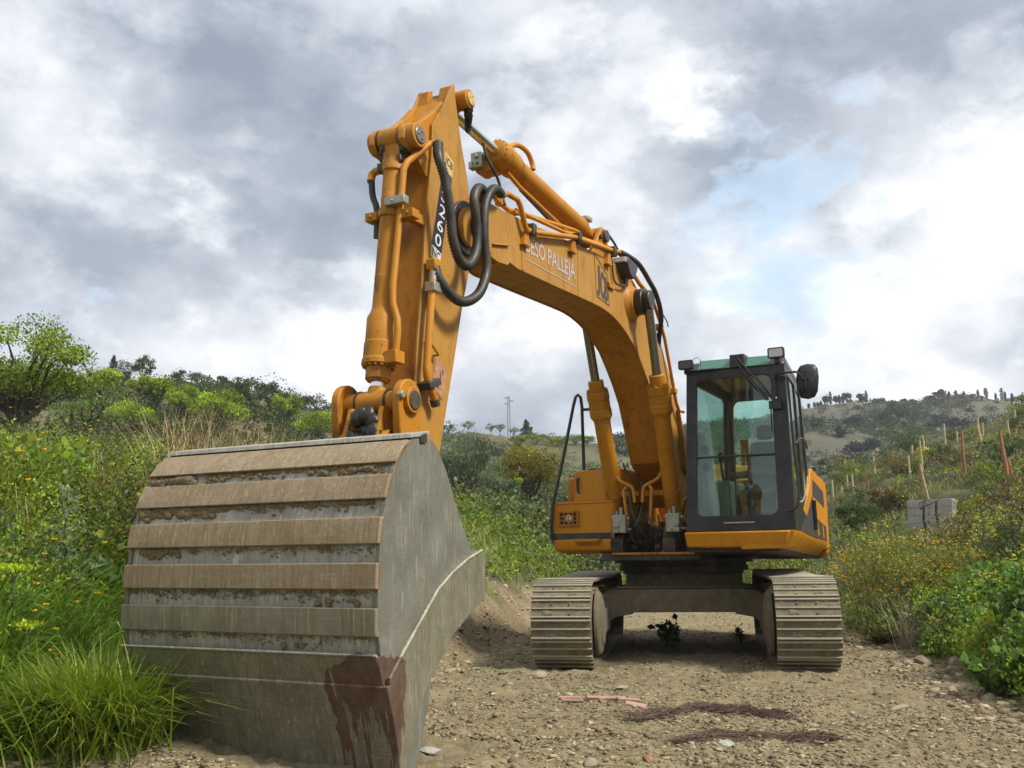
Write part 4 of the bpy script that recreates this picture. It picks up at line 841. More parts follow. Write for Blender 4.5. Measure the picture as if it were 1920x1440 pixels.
outl = [(1.60, 1.472), (1.3, 1.56), (.98, 1.66), (.6, 1.79), (.18, 1.94), (-.05, 2.08), (-.20, 2.25), (-.40, 2.27), (-1.11, 2.22), (-1.70, 2.20), (-1.9, 2.15), (-2.0, 2.02), (-2.0, 1.7), (-1.97, 1.40), (-1.75, 1.335), (-1.2, 1.35), (-.4, 1.385), (.5, 1.425)]
sp = MB(); sp.loft(sidep(outl, .0, .05)); spo = sp.build('side_panel', 'yellow_clean', ex, .012)
MB().loft(sidep([(1.18, 1.475), (.52, 1.635), (.15, 1.77), (-.13, 1.90), (-.24, 1.92), (-.39, 1.66), (-1.64, 1.56), (-1.66, 1.36), (-.4, 1.40), (.5, 1.44)], .004, .004)).build('dark_sweep', 'decal_dark', spo)
MB().loft(sidep([(-.36, 2.13), (-1.53, 2.03), (-1.58, 1.82), (-.24, 1.93)], .0045, .004)).build('dark_chevron', 'decal_dark', spo)
MB().loft(sidep([(-.45, 1.62), (-.62, 1.605), (-.75, 1.44), (-.55, 1.43)], .009, .004)).build('stripe', 'yellow', spo)
MB().loft(sidep([(-1.1, 1.57), (-1.25, 1.56), (-1.3, 1.40), (-1.15, 1.405)], .009, .004)).build('stripe', 'yellow', spo)
MB().tube([(-.15, ws(-.15)+.02, 1.86), (-.2, ws(-.2)+.02, 1.5)], .03, 8).build('door_latch', 'black', spo)

# ================================================================ undercarriage (own heading)
UR = HA-TA
def ub_(mb, name, mat, parent, *a, **k):
    o = mb.build(name, mat, parent, *a, **k); return o
under = MB()
under.lathe((0, 0, .80), (0, 0, 1.0), [(0, .80), (.3, .74), (1, .74)], 48)
uf = under.build('undercarriage', 'under', ex, .012, 35); uf.rotation_euler = (0, 0, UR)
rg = MB(); rg.lathe((0, 0, .98), (0, 0, 1.17), [(0, .76), (.2, .76), (.201, .82), (.55, .82), (.551, .80), (.75, .80), (.751, .88), (1, .88)], 64)
rgo = rg.build('slewing_ring', 'darkdirty', ex, .005, 35)
MB().bolts((0, 0, 1.015), (0, 0, 1), .79, 40, .016, .03).build('ring_bolts', 'galv', rgo)
bb = MB()   # x-shaped car body: deck plus four sloping legs
bb.loft([[(1.05, -.62, .55), (1.05, .62, .55), (1.05, .72, .82), (1.05, -.72, .82)], [(-1.05, -.62, .55), (-1.05, .62, .55), (-1.05, .72, .82), (-1.05, -.72, .82)]])
for sg in (-1, 1):
    for fr_ in (1, -1):
        bb.loft([[(fr_*1.05, sg*.60, .53), (fr_*1.05, sg*.60, .83), (fr_*.45, sg*.60, .83), (fr_*.45, sg*.60, .53)],
                 [(fr_*1.12, sg*.80, .50), (fr_*1.12, sg*.84, .80), (fr_*.50, sg*.84, .82), (fr_*.50, sg*.80, .50)],
                 [(fr_*1.30, sg*.99, .36), (fr_*1.30, sg*.99, .74), (fr_*.55, sg*.99, .80), (fr_*.55, sg*.99, .36)]])
bb.box((1.06, -.80, .835), (.9, .80, .848))
b2 = bb.build('cross_member', 'under', uf, .015, 35); b2.parent = uf
G_, SW, RR_ = 1.29, .65, .455; AX = 1.905
shoe = MB(); hp = .105; hw = SW/2
prof_ = [(-hp, 0), (-hp+.004, .030), (-hp+.018, .030), (-hp+.024, .008), (-.008, .008), (-.004, .026), (.008, .026), (.012, .008), (hp-.026, .008), (hp-.020, .028), (hp-.006, .028), (hp+.004, .006), (hp+.004, -.008), (-hp, -.010)]
shoe.loft([[(u, -hw, z) for u, z in prof_], [(u, hw, z) for u, z in prof_]])
for w in (-.10, .10):
    for u in (-.055, .055): shoe.cyl((u, w, .006), (u, w, .022), .014, 6)
def make_shoe():
    o = shoe.build('track_shoe', 'track', None, .003, 30, segs=1); me = o.data
    at = me.attributes.new('worn', 'FLOAT', 'POINT'); at.data.foreach_set('value', [1. if (v.co.z > .024 and v.index < 28) else 0. for v in me.vertices]); return o
def path(t):
    """belt centre line -> (u, z, tangent angle)"""
    Ls = 2*AX; La = pi*RR_; T = 2*Ls+2*La; d = (t % 1)*T
    zc = RR_+.035
    if d < Ls: x = d/Ls; return (AX-d, zc+RR_-.035*sin(pi*x)*0-.02*sin(pi*x)**2, pi)
    d -= Ls
    if d < La: a = pi/2+d/RR_; return (-AX+RR_*cos(a), zc+RR_*sin(a), a+pi/2)
    d -= La
    if d < Ls: return (-AX+d, zc-RR_, 2*pi)
    d -= Ls; a = -pi/2+d/RR_; return (AX+RR_*cos(a), zc+RR_*sin(a), a+pi/2)
proto = make_shoe(); first = True; NS = 49
variants = [proto.data]
for k in range(5):
    r3 = random.Random(40+k); keep = (list(shoe.v), list(shoe.f))
    for q in range(r3.randint(5, 16)): shoe.lump((r3.uniform(-.09, .09), r3.uniform(-.30, .30), .006), .024*r3.uniform(.4, 1.2), r3.random(), (1.3, 1.9, .45), 5)
    v_ = make_shoe(); variants.append(v_.data); bpy.data.objects.remove(v_); shoe.v, shoe.f = keep
for sg in (-1, 1):
    ch2 = MB(); n = 98
    for lw in (-.10, .10):
        for k in range(n):
            u0, z0, a0 = path(k/n); u1, z1, a1 = path((k+1)/n)
            nx, nz = cos(a0-pi/2), sin(a0-pi/2); mx2, mz2 = cos(a1-pi/2), sin(a1-pi/2)
            ch2.loft([[(u0-nx*.02, sg*G_+lw-.02, z0-nz*.02), (u0-nx*.02, sg*G_+lw+.02, z0-nz*.02), (u0-nx*.11, sg*G_+lw+.02, z0-nz*.11), (u0-nx*.11, sg*G_+lw-.02, z0-nz*.11)],
                      [(u1-mx2*.02, sg*G_+lw-.02, z1-mz2*.02), (u1-mx2*.02, sg*G_+lw+.02, z1-mz2*.02), (u1-mx2*.11, sg*G_+lw+.02, z1-mz2*.11), (u1-mx2*.11, sg*G_+lw-.02, z1-mz2*.11)]])
    tk = ch2.build('crawler_track', 'under', ex, 0, 35); tk.rotation_euler = (0, 0, UR); tk['label'] = 'mud-caked crawler track with steel shoes'
    for k in range(NS):
        if first: o = proto; first = False
        else: o = proto.copy(); COL.objects.link(o)
        o.data = variants[(k*7+int(sg)*3+k//5) % len(variants)]
        o.name = 'track_shoe' if o is proto else 'track_shoe.%03d' % (k+(NS if sg > 0 else 0))
        u, z, a = path((k+.5)/NS); o.parent = tk
        X = Vector(cv((cos(a), 0, sin(a)))); N_ = Vector(cv((cos(a-pi/2), 0, sin(a-pi/2))))
        # shoe local: +u -> -y axis, w -> x axis, z -> z axis
        Mx = Matrix((Vector((1, 0, 0))*1.0, -X, N_)).transposed()
        if Mx.determinant() < 0: Mx = Matrix((Vector((-1, 0, 0)), -X, N_)).transposed()
        M4 = Mx.to_4x4(); M4.translation = Vector(cv((u, sg*G_, z))); o.matrix_local = M4
    ft = MB(); ft.box((1.45, sg*G_-.17, .30), (-1.45, sg*G_+.17, .66)); ft.prism([(1.45, .33), (1.95, .40), (2.0, .58), (1.45, .64)], sg*G_-.16, sg*G_-.10); ft.prism([(1.45, .33), (1.95, .40), (2.0, .58), (1.45, .64)], sg*G_+.10, sg*G_+.16)
    ft.loft([[(1.2, sg*(G_-.17), .66), (-1.2, sg*(G_-.17), .66), (-1.2, sg*(G_+.17), .66), (1.2, sg*(G_+.17), .66)], [(1.1, sg*(G_-.05), .74), (-1.1, sg*(G_-.05), .74), (-1.1, sg*(G_+.05), .74), (1.1, sg*(G_+.05), .74)]])
    ft.build('track_frame', 'under', tk, .012)
    idl = MB(); idl.lathe((AX, sg*G_-.20, .49), (AX, sg*G_+.20, .49), [(0, .10), (.1, .10), (.11, .30), (.2, .33), (.2, .375), (.32, .375), (.33, .40), (.67, .40), (.68, .375), (.80, .375), (.8, .33), (.89, .30), (.9, .10), (1, .10)], 40)
    idl.build('idler_wheel', 'under', tk, .004, 30)
    # worn guard disc seen inside the front loop
    gd = MB(); gd.lathe((AX-.02, sg*(G_-.325), .49), (AX-.02, sg*(G_-.21), .49), [(0, .16), (.05, .33), (.35, .37), (1, .37)], 36); gd.box((AX-.02, sg*(G_-.30), .42), (1.2, sg*(G_-.24), .58)); gd.build('idler_guard', 'under', tk, .01, 35)
    yk = MB(); yk.lathe((AX-.06, sg*(G_-.43), .49), (AX-.06, sg*(G_-.335), .49), [(0, .15), (.12, .24), (.3, .25), (.35, .32), (.6, .35), (1, .36)], 40); yk.box((AX-.2, sg*(G_-.42), .36), (1.0, sg*(G_-.34), .62)); yk.build('idler_yoke', 'under', tk, .01, 35)
    spk = MB(); P = []
    for k in range(42):
        a = 2*pi*k/42; r = .40 if k % 2 else .345; P.append((-AX+r*cos(a), .49+r*sin(a)))
    spk.prism(P, sg*G_-.04, sg*G_+.04); spk.lathe((-AX, sg*G_-.30, .49), (-AX, sg*G_+.22, .49), [(0, .18), (.3, .24), (1, .24)], 28); spk.build('sprocket', 'under', tk, .006, 30)
    for k in range(8):
        u = -1.32+k*.375; MB().cyl((u, sg*G_-.19, .235), (u, sg*G_+.19, .235), .10, 18).build('track_roller', 'under', tk, .006)
    for u in (-.6, .6): MB().cyl((u, sg*G_-.13, .80), (u, sg*G_+.13, .80), .06, 16).build('carrier_roller', 'under', tk, .004)
    mm = MB(); r2 = random.Random(int(sg+3))
    for k in range(150):
        u = r2.uniform(-1.8, 2.1); mm.lump((u, sg*(G_-.31+.12*r2.random()), .80+.06*r2.random()-.12*max(0, u-1.7)), .05*r2.uniform(.3, 1.2), k, (1.2, 1, .55), 5)
    mm.build('mud_deposit', 'mud', tk, 0, 70)['kind'] = 'stuff'

# paired pieces of one kind become parts of their own
def split_parts(names):
    for o in [o for o in bpy.data.objects if o.type == 'MESH' and o.name.split('.')[0] in names]:
        bm = bmesh.new(); bm.from_mesh(o.data); bm.verts.ensure_lookup_table(); seen = set(); isl = []
        for v in bm.verts:
            if v.index in seen: continue
            st = [v]; seen.add(v.index); cur = []
            while st:
                q = st.pop(); cur.append(q.index)
                for e_ in q.link_edges:
                    w = e_.other_vert(q)
                    if w.index not in seen: seen.add(w.index); st.append(w)
            isl.append(set(cur))
        bm.free()
        if len(isl) < 2 or len(isl) > 8: continue
        base = o.data
        for k, s_ in enumerate(isl):
            me = base.copy(); b2_ = bmesh.new(); b2_.from_mesh(me); b2_.verts.ensure_lookup_table()
            bmesh.ops.delete(b2_, geom=[v for v in b2_.verts if v.index not in s_], context='VERTS'); b2_.to_mesh(me); b2_.free()
            if k == 0: o.data = me
            else:
                c_ = o.copy(); c_.data = me; COL.objects.link(c_)
split_parts({'bucket_lug', 'cylinder_lug', 'head_lug', 'nose_lug', 'grease_ring', 'link_spacer', 'rocker_link', 'boom_bracket', 'cylinder_foot', 'pivot_seal', 'clamp_bracket', 'wiper_nut', 'hose_fitting', 'pin_boss', 'air_vent', 'handle_bolt', 'bolt_scar', 'cap', 'rib', 'rod_eye', 'weld_seam'})

# ================================================================ terrain
def _h(ix, iy, s):
    n = (ix.astype(np.int64)*374761393 + iy.astype(np.int64)*668265263 + s*1442695041) & 0xffffffff
    n = ((n ^ (n >> 13))*1274126177) & 0xffffffff; return ((n ^ (n >> 16)) & 0xffff)/65535.
def vnoise(x, y, s=0):
    ix = np.floor(x); iy = np.floor(y); fx = x-ix; fy = y-iy; fx = fx*fx*(3-2*fx); fy = fy*fy*(3-2*fy)
    a, b, c, d = _h(ix, iy, s), _h(ix+1, iy, s), _h(ix, iy+1, s), _h(ix+1, iy+1, s)
    return (a*(1-fx)+b*fx)*(1-fy)+(c*(1-fx)+d*fx)*fy
def fbm(x, y, s=0, o=4, g=.5):
    t = 0; a = 1; n = 0
    for k in range(o): t = t+a*vnoise(x*2**k+17*k, y*2**k-9*k, s+k); n += a; a *= g
    return t/n-.5
def sm(t): t = np.clip(t, 0, 1); return t*t*(3-2*t)
def XL(Y): return np.interp(Y, [0, 5, 6.0, 6.5, 8, 9, 10.3, 11.8, 14.6, 20, 25, 40, 80], [-4.2, -3.6, -3.15, -2.85, -2.65, -2.3, -1.5, -.75, .12, 1.1, 1.7, 3.4, 7])
def XR(Y): return np.interp(Y, [0, 6, 8, 9.4, 12.4, 14.7, 20, 30, 90, 200], [3.3, 3.65, 3.95, 4.2, 4.75, 5.0, 5.6, 6.6, 12.5, 20])
SKX = [-3, -.798, -.525, -.415, -.36, -.305, -.251, -.196, -.141, -.073, -.044, -.006, .053, .107, .172, .292, .347, .401, .434, .472, .51, .617, 3]
SKE = [.17, .19, .198, .193, .1885, .186, .1725, .157, .143, .130, .133, .127, .120, .119, .1296, .1503, .1575, .1524, .1595, .1613, .1535, .142, .12]
SKE = [e_-.013 for e_ in SKE]
SKD = [60, 60, 62, 66, 70, 74, 80, 88, 98, 112, 118, 122, 130, 150, 200, 250, 255, 260, 260, 260, 260, 260, 260]
SKS = [26, 26, 24, 24, 25, 26, 28, 30, 32, 36, 38, 40, 44, 55, 75, 95, 100, 100, 100, 100, 100, 100, 100]
def height(X, Y, detail=True):
    X = np.asarray(X, float); Y = np.asarray(Y, float); Yc = np.maximum(Y, 0)
    wob = .35*fbm(X*.6, Y*.6, 3, 3)
    dl = XL(Yc)-X+wob*.8; dr = X-XR(Yc)+wob
    road = .028*np.maximum(Yc-21, 0)*(1-.4*sm((Yc-40)/60))
    zl = .80*sm(dl/1.0)+1.05*sm((dl-.8)/1.7)+.17*np.maximum(dl-2.2, 0)/(1+np.maximum(dl, 0)/60)
    zr = .22*sm(dr/.7)+13.2*np.tanh(.42*np.maximum(dr-.2, 0)/13.2)
    q = (zr+.5*fbm(X*.12, Y*.12, 15, 3))/.85; fr = q-np.floor(q); zr = zr+(sm((fr-.35)/.45)-fr)*.85*.75*sm((dr-2.5)/2)
    z = road+np.where(dl > 0, zl, 0)+np.where(dr > 0, zr, 0)
    # low heap of soil the bucket sits in
    z = z+.13*np.exp(-(((X+1.6)/1.7)**2+((Y-6.5)/1.3)**2))+.12*np.exp(-(((X+2.6)/.8)**2+((Y-6.5)/.8)**2))
    z = z+.04*fbm(X*.9, Y*.9, 9, 4)*sm((Yc-1)/4)
    k = X/np.maximum(Yc, 1e-3); k = np.where(Y <= 0, np.sign(X)*3, np.clip(k, -3, 3))
    E = np.interp(k, SKX, SKE); D = np.interp(k, SKX, SKD); S = np.interp(k, SKX, SKS)
    t = np.clip((Yc-S)/(D-S), 0, 1.6); zr0 = 1.3+E*D
    hill = np.where(t < 1, zr0*np.clip(t, 0, 1)**1.05, zr0*(1-.35*(t-1)))
    und = fbm(X*.035, Y*.035, 21, 4)*np.minimum(Yc, 300)*.06*np.clip(t*2, 0, 1)*np.clip((1-t)*4, 0, 1)
    hill = (hill+und)*sm((Y+2)/12)
    z = np.maximum(z, hill)+0*z
    z = z+fbm(X*.35, Y*.35, 31, 4)*.35*sm((np.maximum(dl, dr)-1)/4)
    far = sm((np.hypot(X, Y)-330)/800); z = z*(1-far)+far*25*sm((Y+200)/600)
    return z
def rough_dirt(X, Y):
    a = fbm(X*3.1, Y*3.1, 51, 5, .6); b = np.abs(fbm(X*7, Y*7, 61, 4, .6)); return a*.10+b*.10
def zones(X, Y):
    """weights: bare track, planted bank"""
    Yc = np.maximum(Y, 0); n = fbm(X*1.3, Y*1.3, 71, 4)*1.1
    dl = XL(Yc)-X; dr = X-XR(Yc)
    cut = np.interp(Yc, [0, 8, 9.5, 12, 17, 22, 26], [.1, .1, .2, .55, .75, .3, -.2])
    bare = sm((cut-dl+n*.7)/.5+.5)*sm((.15-dr+n*.6)/.5+.5)*(1-sm((Yc-23)/6))
    return bare
def grid_mesh():
    az = np.unique(np.concatenate([np.arange(-36, 36.01, .16), np.arange(-180, -36, 4), np.arange(36, 181, 4)]))
    r = [.0]; x = .5
    while x < 3.5: r.append(x); x *= 1.06
    while x < 22: r.append(x); x *= 1.0050
    while x < 340: r.append(x); x *= 1.011
    while x < 1000: r.append(x); x *= 1.09
    r = np.array(r); A, R_ = np.meshgrid(np.radians(az), r); X = R_*np.sin(A); Y = R_*np.cos(A)
    Z = height(X, Y); bare = zones(X, Y)
    Z = Z+rough_dirt(X, Y)*bare*sm((R_-2)/2)+(1-bare)*fbm(X*2.2, Y*2.2, 81, 4)*.10*sm((R_-2)/3)
    # terrace ledges on the near hillsides
    nr, na = X.shape; V = np.stack([X, Y, Z], -1).reshape(-1, 3)
    i = np.arange(nr-1)[:, None]*na+np.arange(na-1)[None, :]; F = np.stack([i, i+1, i+1+na, i+na], -1).reshape(-1, 4)[:, ::-1]
    return X, Y, Z, bare, V, F
def fast_mesh(name, V, quads=None, tris=None, mat=None, col=None, smooth=False, parent=None):
    me = bpy.data.meshes.new(name); V = np.ascontiguousarray(V, dtype=np.float32); me.vertices.add(len(V)); me.vertices.foreach_set('co', V.ravel())
    nq = 0 if quads is None else len(quads); nt_ = 0 if tris is None else len(tris)
    loops = np.concatenate([np.asarray(a, np.int32).ravel() for a in (quads, tris) if a is not None])
    st = np.concatenate([np.arange(nq)*4, nq*4+np.arange(nt_)*3]).astype(np.int32)
    me.loops.add(len(loops)); me.loops.foreach_set('vertex_index', loops.astype(np.int32)); me.polygons.add(nq+nt_); me.polygons.foreach_set('loop_start', st)
    if smooth: me.polygons.foreach_set('use_smooth', np.ones(nq+nt_, bool))
    me.update(calc_edges=True)
    if col is not None:
        c = np.ones((len(V), 4), np.float32); c[:, :3] = col; a = me.attributes.new('col', 'FLOAT_COLOR', 'POINT'); a.data.foreach_set('color', c.ravel())
    if mat is not None: me.materials.append(mat)
    o = bpy.data.objects.new(name, me); COL.objects.link(o)
    if parent: o.parent = parent
    return o
def ground_material():
    M, nt, p, out = newmat('ground'); g = G(nt)
    at = nt.nodes.new('ShaderNodeAttribute'); at.attribute_name = 'col'; bare = at.outputs['Alpha']
    c = at.outputs['Color']
    # stones and crumbs in the bare earth
    v = g.voro(16, 'Color'); vs = g.voro(16); v2 = g.voro(48, 'Color'); 
    st = g.mix(g.ramp(g.sep(v)[0], [(.45, 0.), (.55, 1.)]), (.14, .11, .055), (.31, .255, .15))
    st = g.mix(g.ramp(g.sep(v2)[1], [(.3, 0.), (.8, .65)]), st, (.26, .215, .12))
    m1 = g.ramp(g.noise(5, 6, .7), [(.4, .0), (.62, .9)])
    c2 = g.mix(m1, c, st)
    n = g.noise(70, 6, .75); c2 = g.mix(g.ramp(n, [(.35, .55), (.6, 0.)]), c2, (.115, .088, .047))
    n3 = g.noise(1.3, 6, .7); c2 = g.mix(g.math('MULTIPLY', g.ramp(n3, [(.42, 0.), (.65, 1.)]), .4), c2, (.34, .285, .165))
    # far vegetation texture
    f = g.noise(1.6, 9, .8); c3 = g.mix(g.ramp(f, [(.35, 0.), (.62, 1.)]), g.mix(.45, c, (.03, .035, .015)), c)
    f2 = g.noise(.35, 8, .75); c3 = g.mix(g.math('MULTIPLY', g.ramp(f2, [(.5, 0.), (.66, 1.)]), .4), c3, (.155, .14, .09))
    cc = g.mix(bare, c3, c2)
    g.col(p, cc); p.inputs['Roughness'].default_value = .97; p.inputs['Specular IOR Level'].default_value = .15
    h = g.math('ADD', g.math('MULTIPLY', vs, -.6), g.noise(40, 7, .75)); g.bump(p, h, .7, .03)
    return M
X, Y, Z, bare, V, F = grid_mesh()
R_ = np.hypot(X, Y); k = X/np.maximum(Y, 1e-3)
n1 = fbm(X*.9, Y*.9, 91, 5, .6)[..., None]; n2 = fbm(X*.12, Y*.12, 95, 5, .6)[..., None]; n4 = fbm(X*.05, Y*.09, 99, 5, .65)[..., None]
dirt = np.array([.225, .187, .112])*(1+.5*n1)+n2*np.array([.05, .04, .02])
veg = np.array([.075, .085, .032])*(1+.9*n1)
soil = np.array([.20, .165, .095])
veg = veg*(1-np.clip(n2*2.2, 0, .8))+soil*np.clip(n2*2.2, 0, .8)
farm = sm((R_-26)/20)[..., None]
hillc = np.array([.105, .105, .055])*(1+.8*n4)+np.clip(n2+n4, 0, 1)*np.array([.10, .07, .04])
rf_ = sm((k-.14)/.08)[..., None]*sm((R_-95)/40)[..., None]       # the drier hill on the far right
farc = np.array([.108, .102, .072])*(1+.7*n4)+np.clip(-n2*1.4, 0, 1)*np.array([-.05, -.03, -.03])
hl = hillc*(1-rf_)+farc*rf_
leftred = sm((-k-.12)/.1)[..., None]*sm((R_-24)/10)[..., None]*np.clip(n2*3+.55, 0, 1)
hl = hl*(1-leftred*.6)+np.array([.19, .14, .095])*leftred*.6
vv = veg*(1-farm)+hl*farm
col = vv*(1-bare[..., None])+dirt*bare[..., None]
leftdirt = (bare*sm((XL(np.maximum(Y, 0))-X+.5)/.7))[..., None]
col = col*(1-leftdirt*.7)+np.array([.20, .135, .08])*(1+.6*n1)*leftdirt*.7
gr = fast_mesh('ground', V, quads=F, mat=ground_material(), col=None, smooth=True)
C4 = np.concatenate([np.clip(col, .01, 1), bare[..., None]], -1).reshape(-1, 4).astype(np.float32)
a_ = gr.data.attributes.new('col', 'FLOAT_COLOR', 'POINT'); a_.data.foreach_set('color', C4.ravel())
tag(gr, kind='structure'); gr['label'] = 'stony earth track between green banks and dry hills'
# quick height lookup including the roughness
def hz_(x, y):
    x = np.asarray(x, float); y = np.asarray(y, float); b = zones(x, y); r = np.hypot(x, y)
    return height(x, y)+rough_dirt(x, y)*b*sm((r-2)/2)+(1-b)*fbm(x*2.2, y*2.2, 81, 4)*.10*sm((r-2)/3)
def hz1(x, y): return float(hz_(np.array([x]), np.array([y]))[0])

# ================================================================ leaf, blade and stone kits
def foliage_mat(name, trans=.35, rough=.55):
    M, nt, p, out = newmat(name); g = G(nt)
    at = nt.nodes.new('ShaderNodeAttribute'); at.attribute_name = 'col'
    g.col(p, at.outputs['Color']); p.inputs['Roughness'].default_value = rough; p.inputs['Specular IOR Level'].default_value = .3
    tr = nt.nodes.new('ShaderNodeBsdfTranslucent'); c = g.mix(1., at.outputs['Color'], (1.1, 1.25, .6), 'MULTIPLY'); nt.links.new(c, tr.inputs[0])
    mx = nt.nodes.new('ShaderNodeMixShader'); mx.inputs[0].default_value = trans; nt.links.new(p.outputs[0], mx.inputs[1]); nt.links.new(tr.outputs[0], mx.inputs[2]); nt.links.new(mx.outputs[0], out.inputs[0])
    return M
MAT['leaf'] = foliage_mat('leaf_green')
MAT['petal'] = foliage_mat('flower_petal', .3, .6)
def matte_attr(name):
    M, nt, p, out = newmat(name); g = G(nt); at = nt.nodes.new('ShaderNodeAttribute'); at.attribute_name = 'col'
    c = g.mix(g.ramp(g.noise(30, 6, .7), [(.3, .4), (.7, 0.)]), at.outputs['Color'], (.07, .055, .035)); g.col(p, c); p.inputs['Roughness'].default_value = .92; g.bump(p, g.noise(60, 6, .7), .5, .01); return M
MAT['stone'] = matte_attr('stone'); MAT['straw'] = matte_attr('dry_straw')
MAT['bark'] = simple_mat('bark', (.10, .075, .05), .9, 0, .5, 14, .6)
def unit(v): return v/np.maximum(1e-9, np.linalg.norm(v, axis=-1, keepdims=True))
def leaves(P, size, col, up=.35, aspect=.5, dirs=None, cv_=.25):
    """one folded four-cornered leaf per point -> V, quads, colours"""
    n = len(P); d = unit(rng.normal(size=(n, 3))+np.array([0, 0, up])) if dirs is None else dirs
    s = unit(np.cross(d, rng.normal(size=(n, 3)))); nn = np.cross(d, s)
    L = (size*rng.uniform(.55, 1.25, n) if np.isscalar(size) else size*rng.uniform(.6, 1.2, n))[:, None]
    a = P; b = P+d*L*.5+s*L*aspect*.5+nn*L*.08; c = P+d*L; e = P+d*L*.5-s*L*aspect*.5+nn*L*.08
    V = np.stack([a, b, c, e], 1).reshape(-1, 3); Q = np.arange(n*4).reshape(-1, 4)
    cc = np.broadcast_to(col, (n, 3))*rng.uniform(1-cv_*1.3, 1+cv_*1.5, (n, 1))*(1+rng.normal(0, .06, (n, 3)))
    return V, Q, np.repeat(np.clip(cc, .005, 1), 4, 0)
def blades(P, h, w, col, lean=.5, droop=.5, cvv=.3):
    n = len(P); th = rng.uniform(0, 2*pi, n); D = np.stack([np.cos(th), np.sin(th), np.zeros(n)], -1); S = np.stack([-np.sin(th), np.cos(th), np.zeros(n)], -1)
    H = (h*rng.uniform(.45, 1.25, n))[:, None]; ln = (lean*rng.uniform(.2, 1.3, n))[:, None]; dr = (droop*rng.uniform(.2, 1.3, n))[:, None]; W = (w*rng.uniform(.6, 1.3, n))[:, None]
    pts = []
    for t, ww in ((0, 1), (.4, .9), (.75, .6), (1, 0)):
        c = P+D*H*(ln*t+dr*.6*t*t)+np.array([0, 0, 1.])*H*(t-dr*.55*t**2.4)
        if ww: pts += [c-S*W*ww*.5, c+S*W*ww*.5]
        else: pts.append(c)
    V = np.stack(pts, 1).reshape(-1, 3); b = np.arange(n)[:, None]*7
    Q = np.concatenate([b+np.array([[0, 1, 3, 2]]), b+np.array([[2, 3, 5, 4]])], 0); T = b+np.array([[4, 5, 6]])
    cc = np.broadcast_to(col, (n, 3))*rng.uniform(1-cvv, 1+cvv*1.4, (n, 1))*(1+rng.normal(0, .07, (n, 3)))
    return V, Q, T, np.repeat(np.clip(cc, .005, 1), 7, 0)
class Acc:
    def __init__(s): s.V = []; s.Q = []; s.T = []; s.C = []; s.n = 0
    def add(s, V, Q=None, C=None, T=None):
        s.V.append(V); s.C.append(C)
        if Q is not None: s.Q.append(Q+s.n)
        if T is not None: s.T.append(T+s.n)
        s.n += len(V)
    def leaf(s, *a, **k): V, Q, C = leaves(*a, **k); s.add(V, Q, C)
    def blade(s, *a, **k): V, Q, T, C = blades(*a, **k); s.add(V, Q, C, T)
    def build(s, name, mat, parent=None, smooth=False):
        return fast_mesh(name, np.concatenate(s.V), np.concatenate(s.Q) if s.Q else None, np.concatenate(s.T) if s.T else None, MAT[mat], np.concatenate(s.C), smooth, parent)
def ball(n, c, r, shell=.5):
    d = unit(rng.normal(size=(n, 3))); q = rng.uniform(shell, 1, (n, 1))**(1/2.); return np.asarray(c)+d*q*np.asarray(r)
def stones(P, s, col, flat=.55):
    """irregular angular stones"""
    n = len(P); base = np.array([[-1, -1, -1], [1, -1, -1], [1, 1, -1], [-1, 1, -1], [-1, -1, 1], [1, -1, 1], [1, 1, 1], [-1, 1, 1]], float)*.5
    q = base[None]*(1+rng.uniform(-.45, .35, (n, 8, 3))); q[:, 4:, :2] *= rng.uniform(.45, .9, (n, 1, 1)); q[..., 0] *= rng.uniform(.8, 1.6, (n, 1)); q[..., 2] *= flat*rng.uniform(.5, 1.2, (n, 1))
    S = (s if not np.isscalar(s) else np.full(n, s))[:, None, None]; q = q*S
    th = rng.uniform(0, 2*pi, n); tl = rng.normal(0, .25, n); c, si = np.cos(th)[:, None], np.sin(th)[:, None]; ct, st = np.cos(tl)[:, None], np.sin(tl)[:, None]
    y, z = q[..., 1]*ct-q[..., 2]*st, q[..., 1]*st+q[..., 2]*ct; x = q[..., 0]; q = np.stack([x*c-y*si, x*si+y*c, z], -1)
    V = (q+P[:, None]).reshape(-1, 3); b = np.arange(n)[:, None]*8
    Q = np.concatenate([b+np.array([f]) for f in ([0, 3, 2, 1], [4, 5, 6, 7], [0, 1, 5, 4], [1, 2, 6, 5], [2, 3, 7, 6], [3, 0, 4, 7])], 0)
    cc = col*rng.uniform(.6, 1.35, (n, 1)); return V, Q, np.repeat(np.clip(cc, .01, .9), 8, 0)
def scatter(n, f, ymin, ymax, kmin, kmax, p=1.0):
    """points spread over the ground inside a wedge of distances and bearings, denser nearby; f keeps a fraction"""
    out = []; tot = 0
    while tot < n:
        m_ = n*2+100; y = ymin*(ymax/ymin)**(rng.random(m_)**p); kk = rng.uniform(kmin, kmax, m_); x = kk*y
        keep = rng.random(m_) < f(x, y); P = np.stack([x[keep], y[keep]], -1); out.append(P); tot += len(P)
        if len(out) > 60: break
    P = np.concatenate(out)[:n]; return np.concatenate([P, hz_(P[:, 0], P[:, 1])[:, None]], -1)
GREEN = np.array([.195, .262, .030]); DGREEN = np.array([.07, .12, .022]); YGREEN = np.array([.19, .27, .03]); OLIVE = np.array([.105, .12, .055]); GREY = np.array([.17, .19, .12]); STRAW = np.array([.36, .28, .14])
def in_bucket(x, y):
    dx, dy = x-2.18, y-13.05; u = -sin(HA)*dx-cos(HA)*dy; w = cos(HA)*dx-sin(HA)*dy
    return (u > 6.7) & (u < 8.1) & (w > -1.2) & (w < .95)
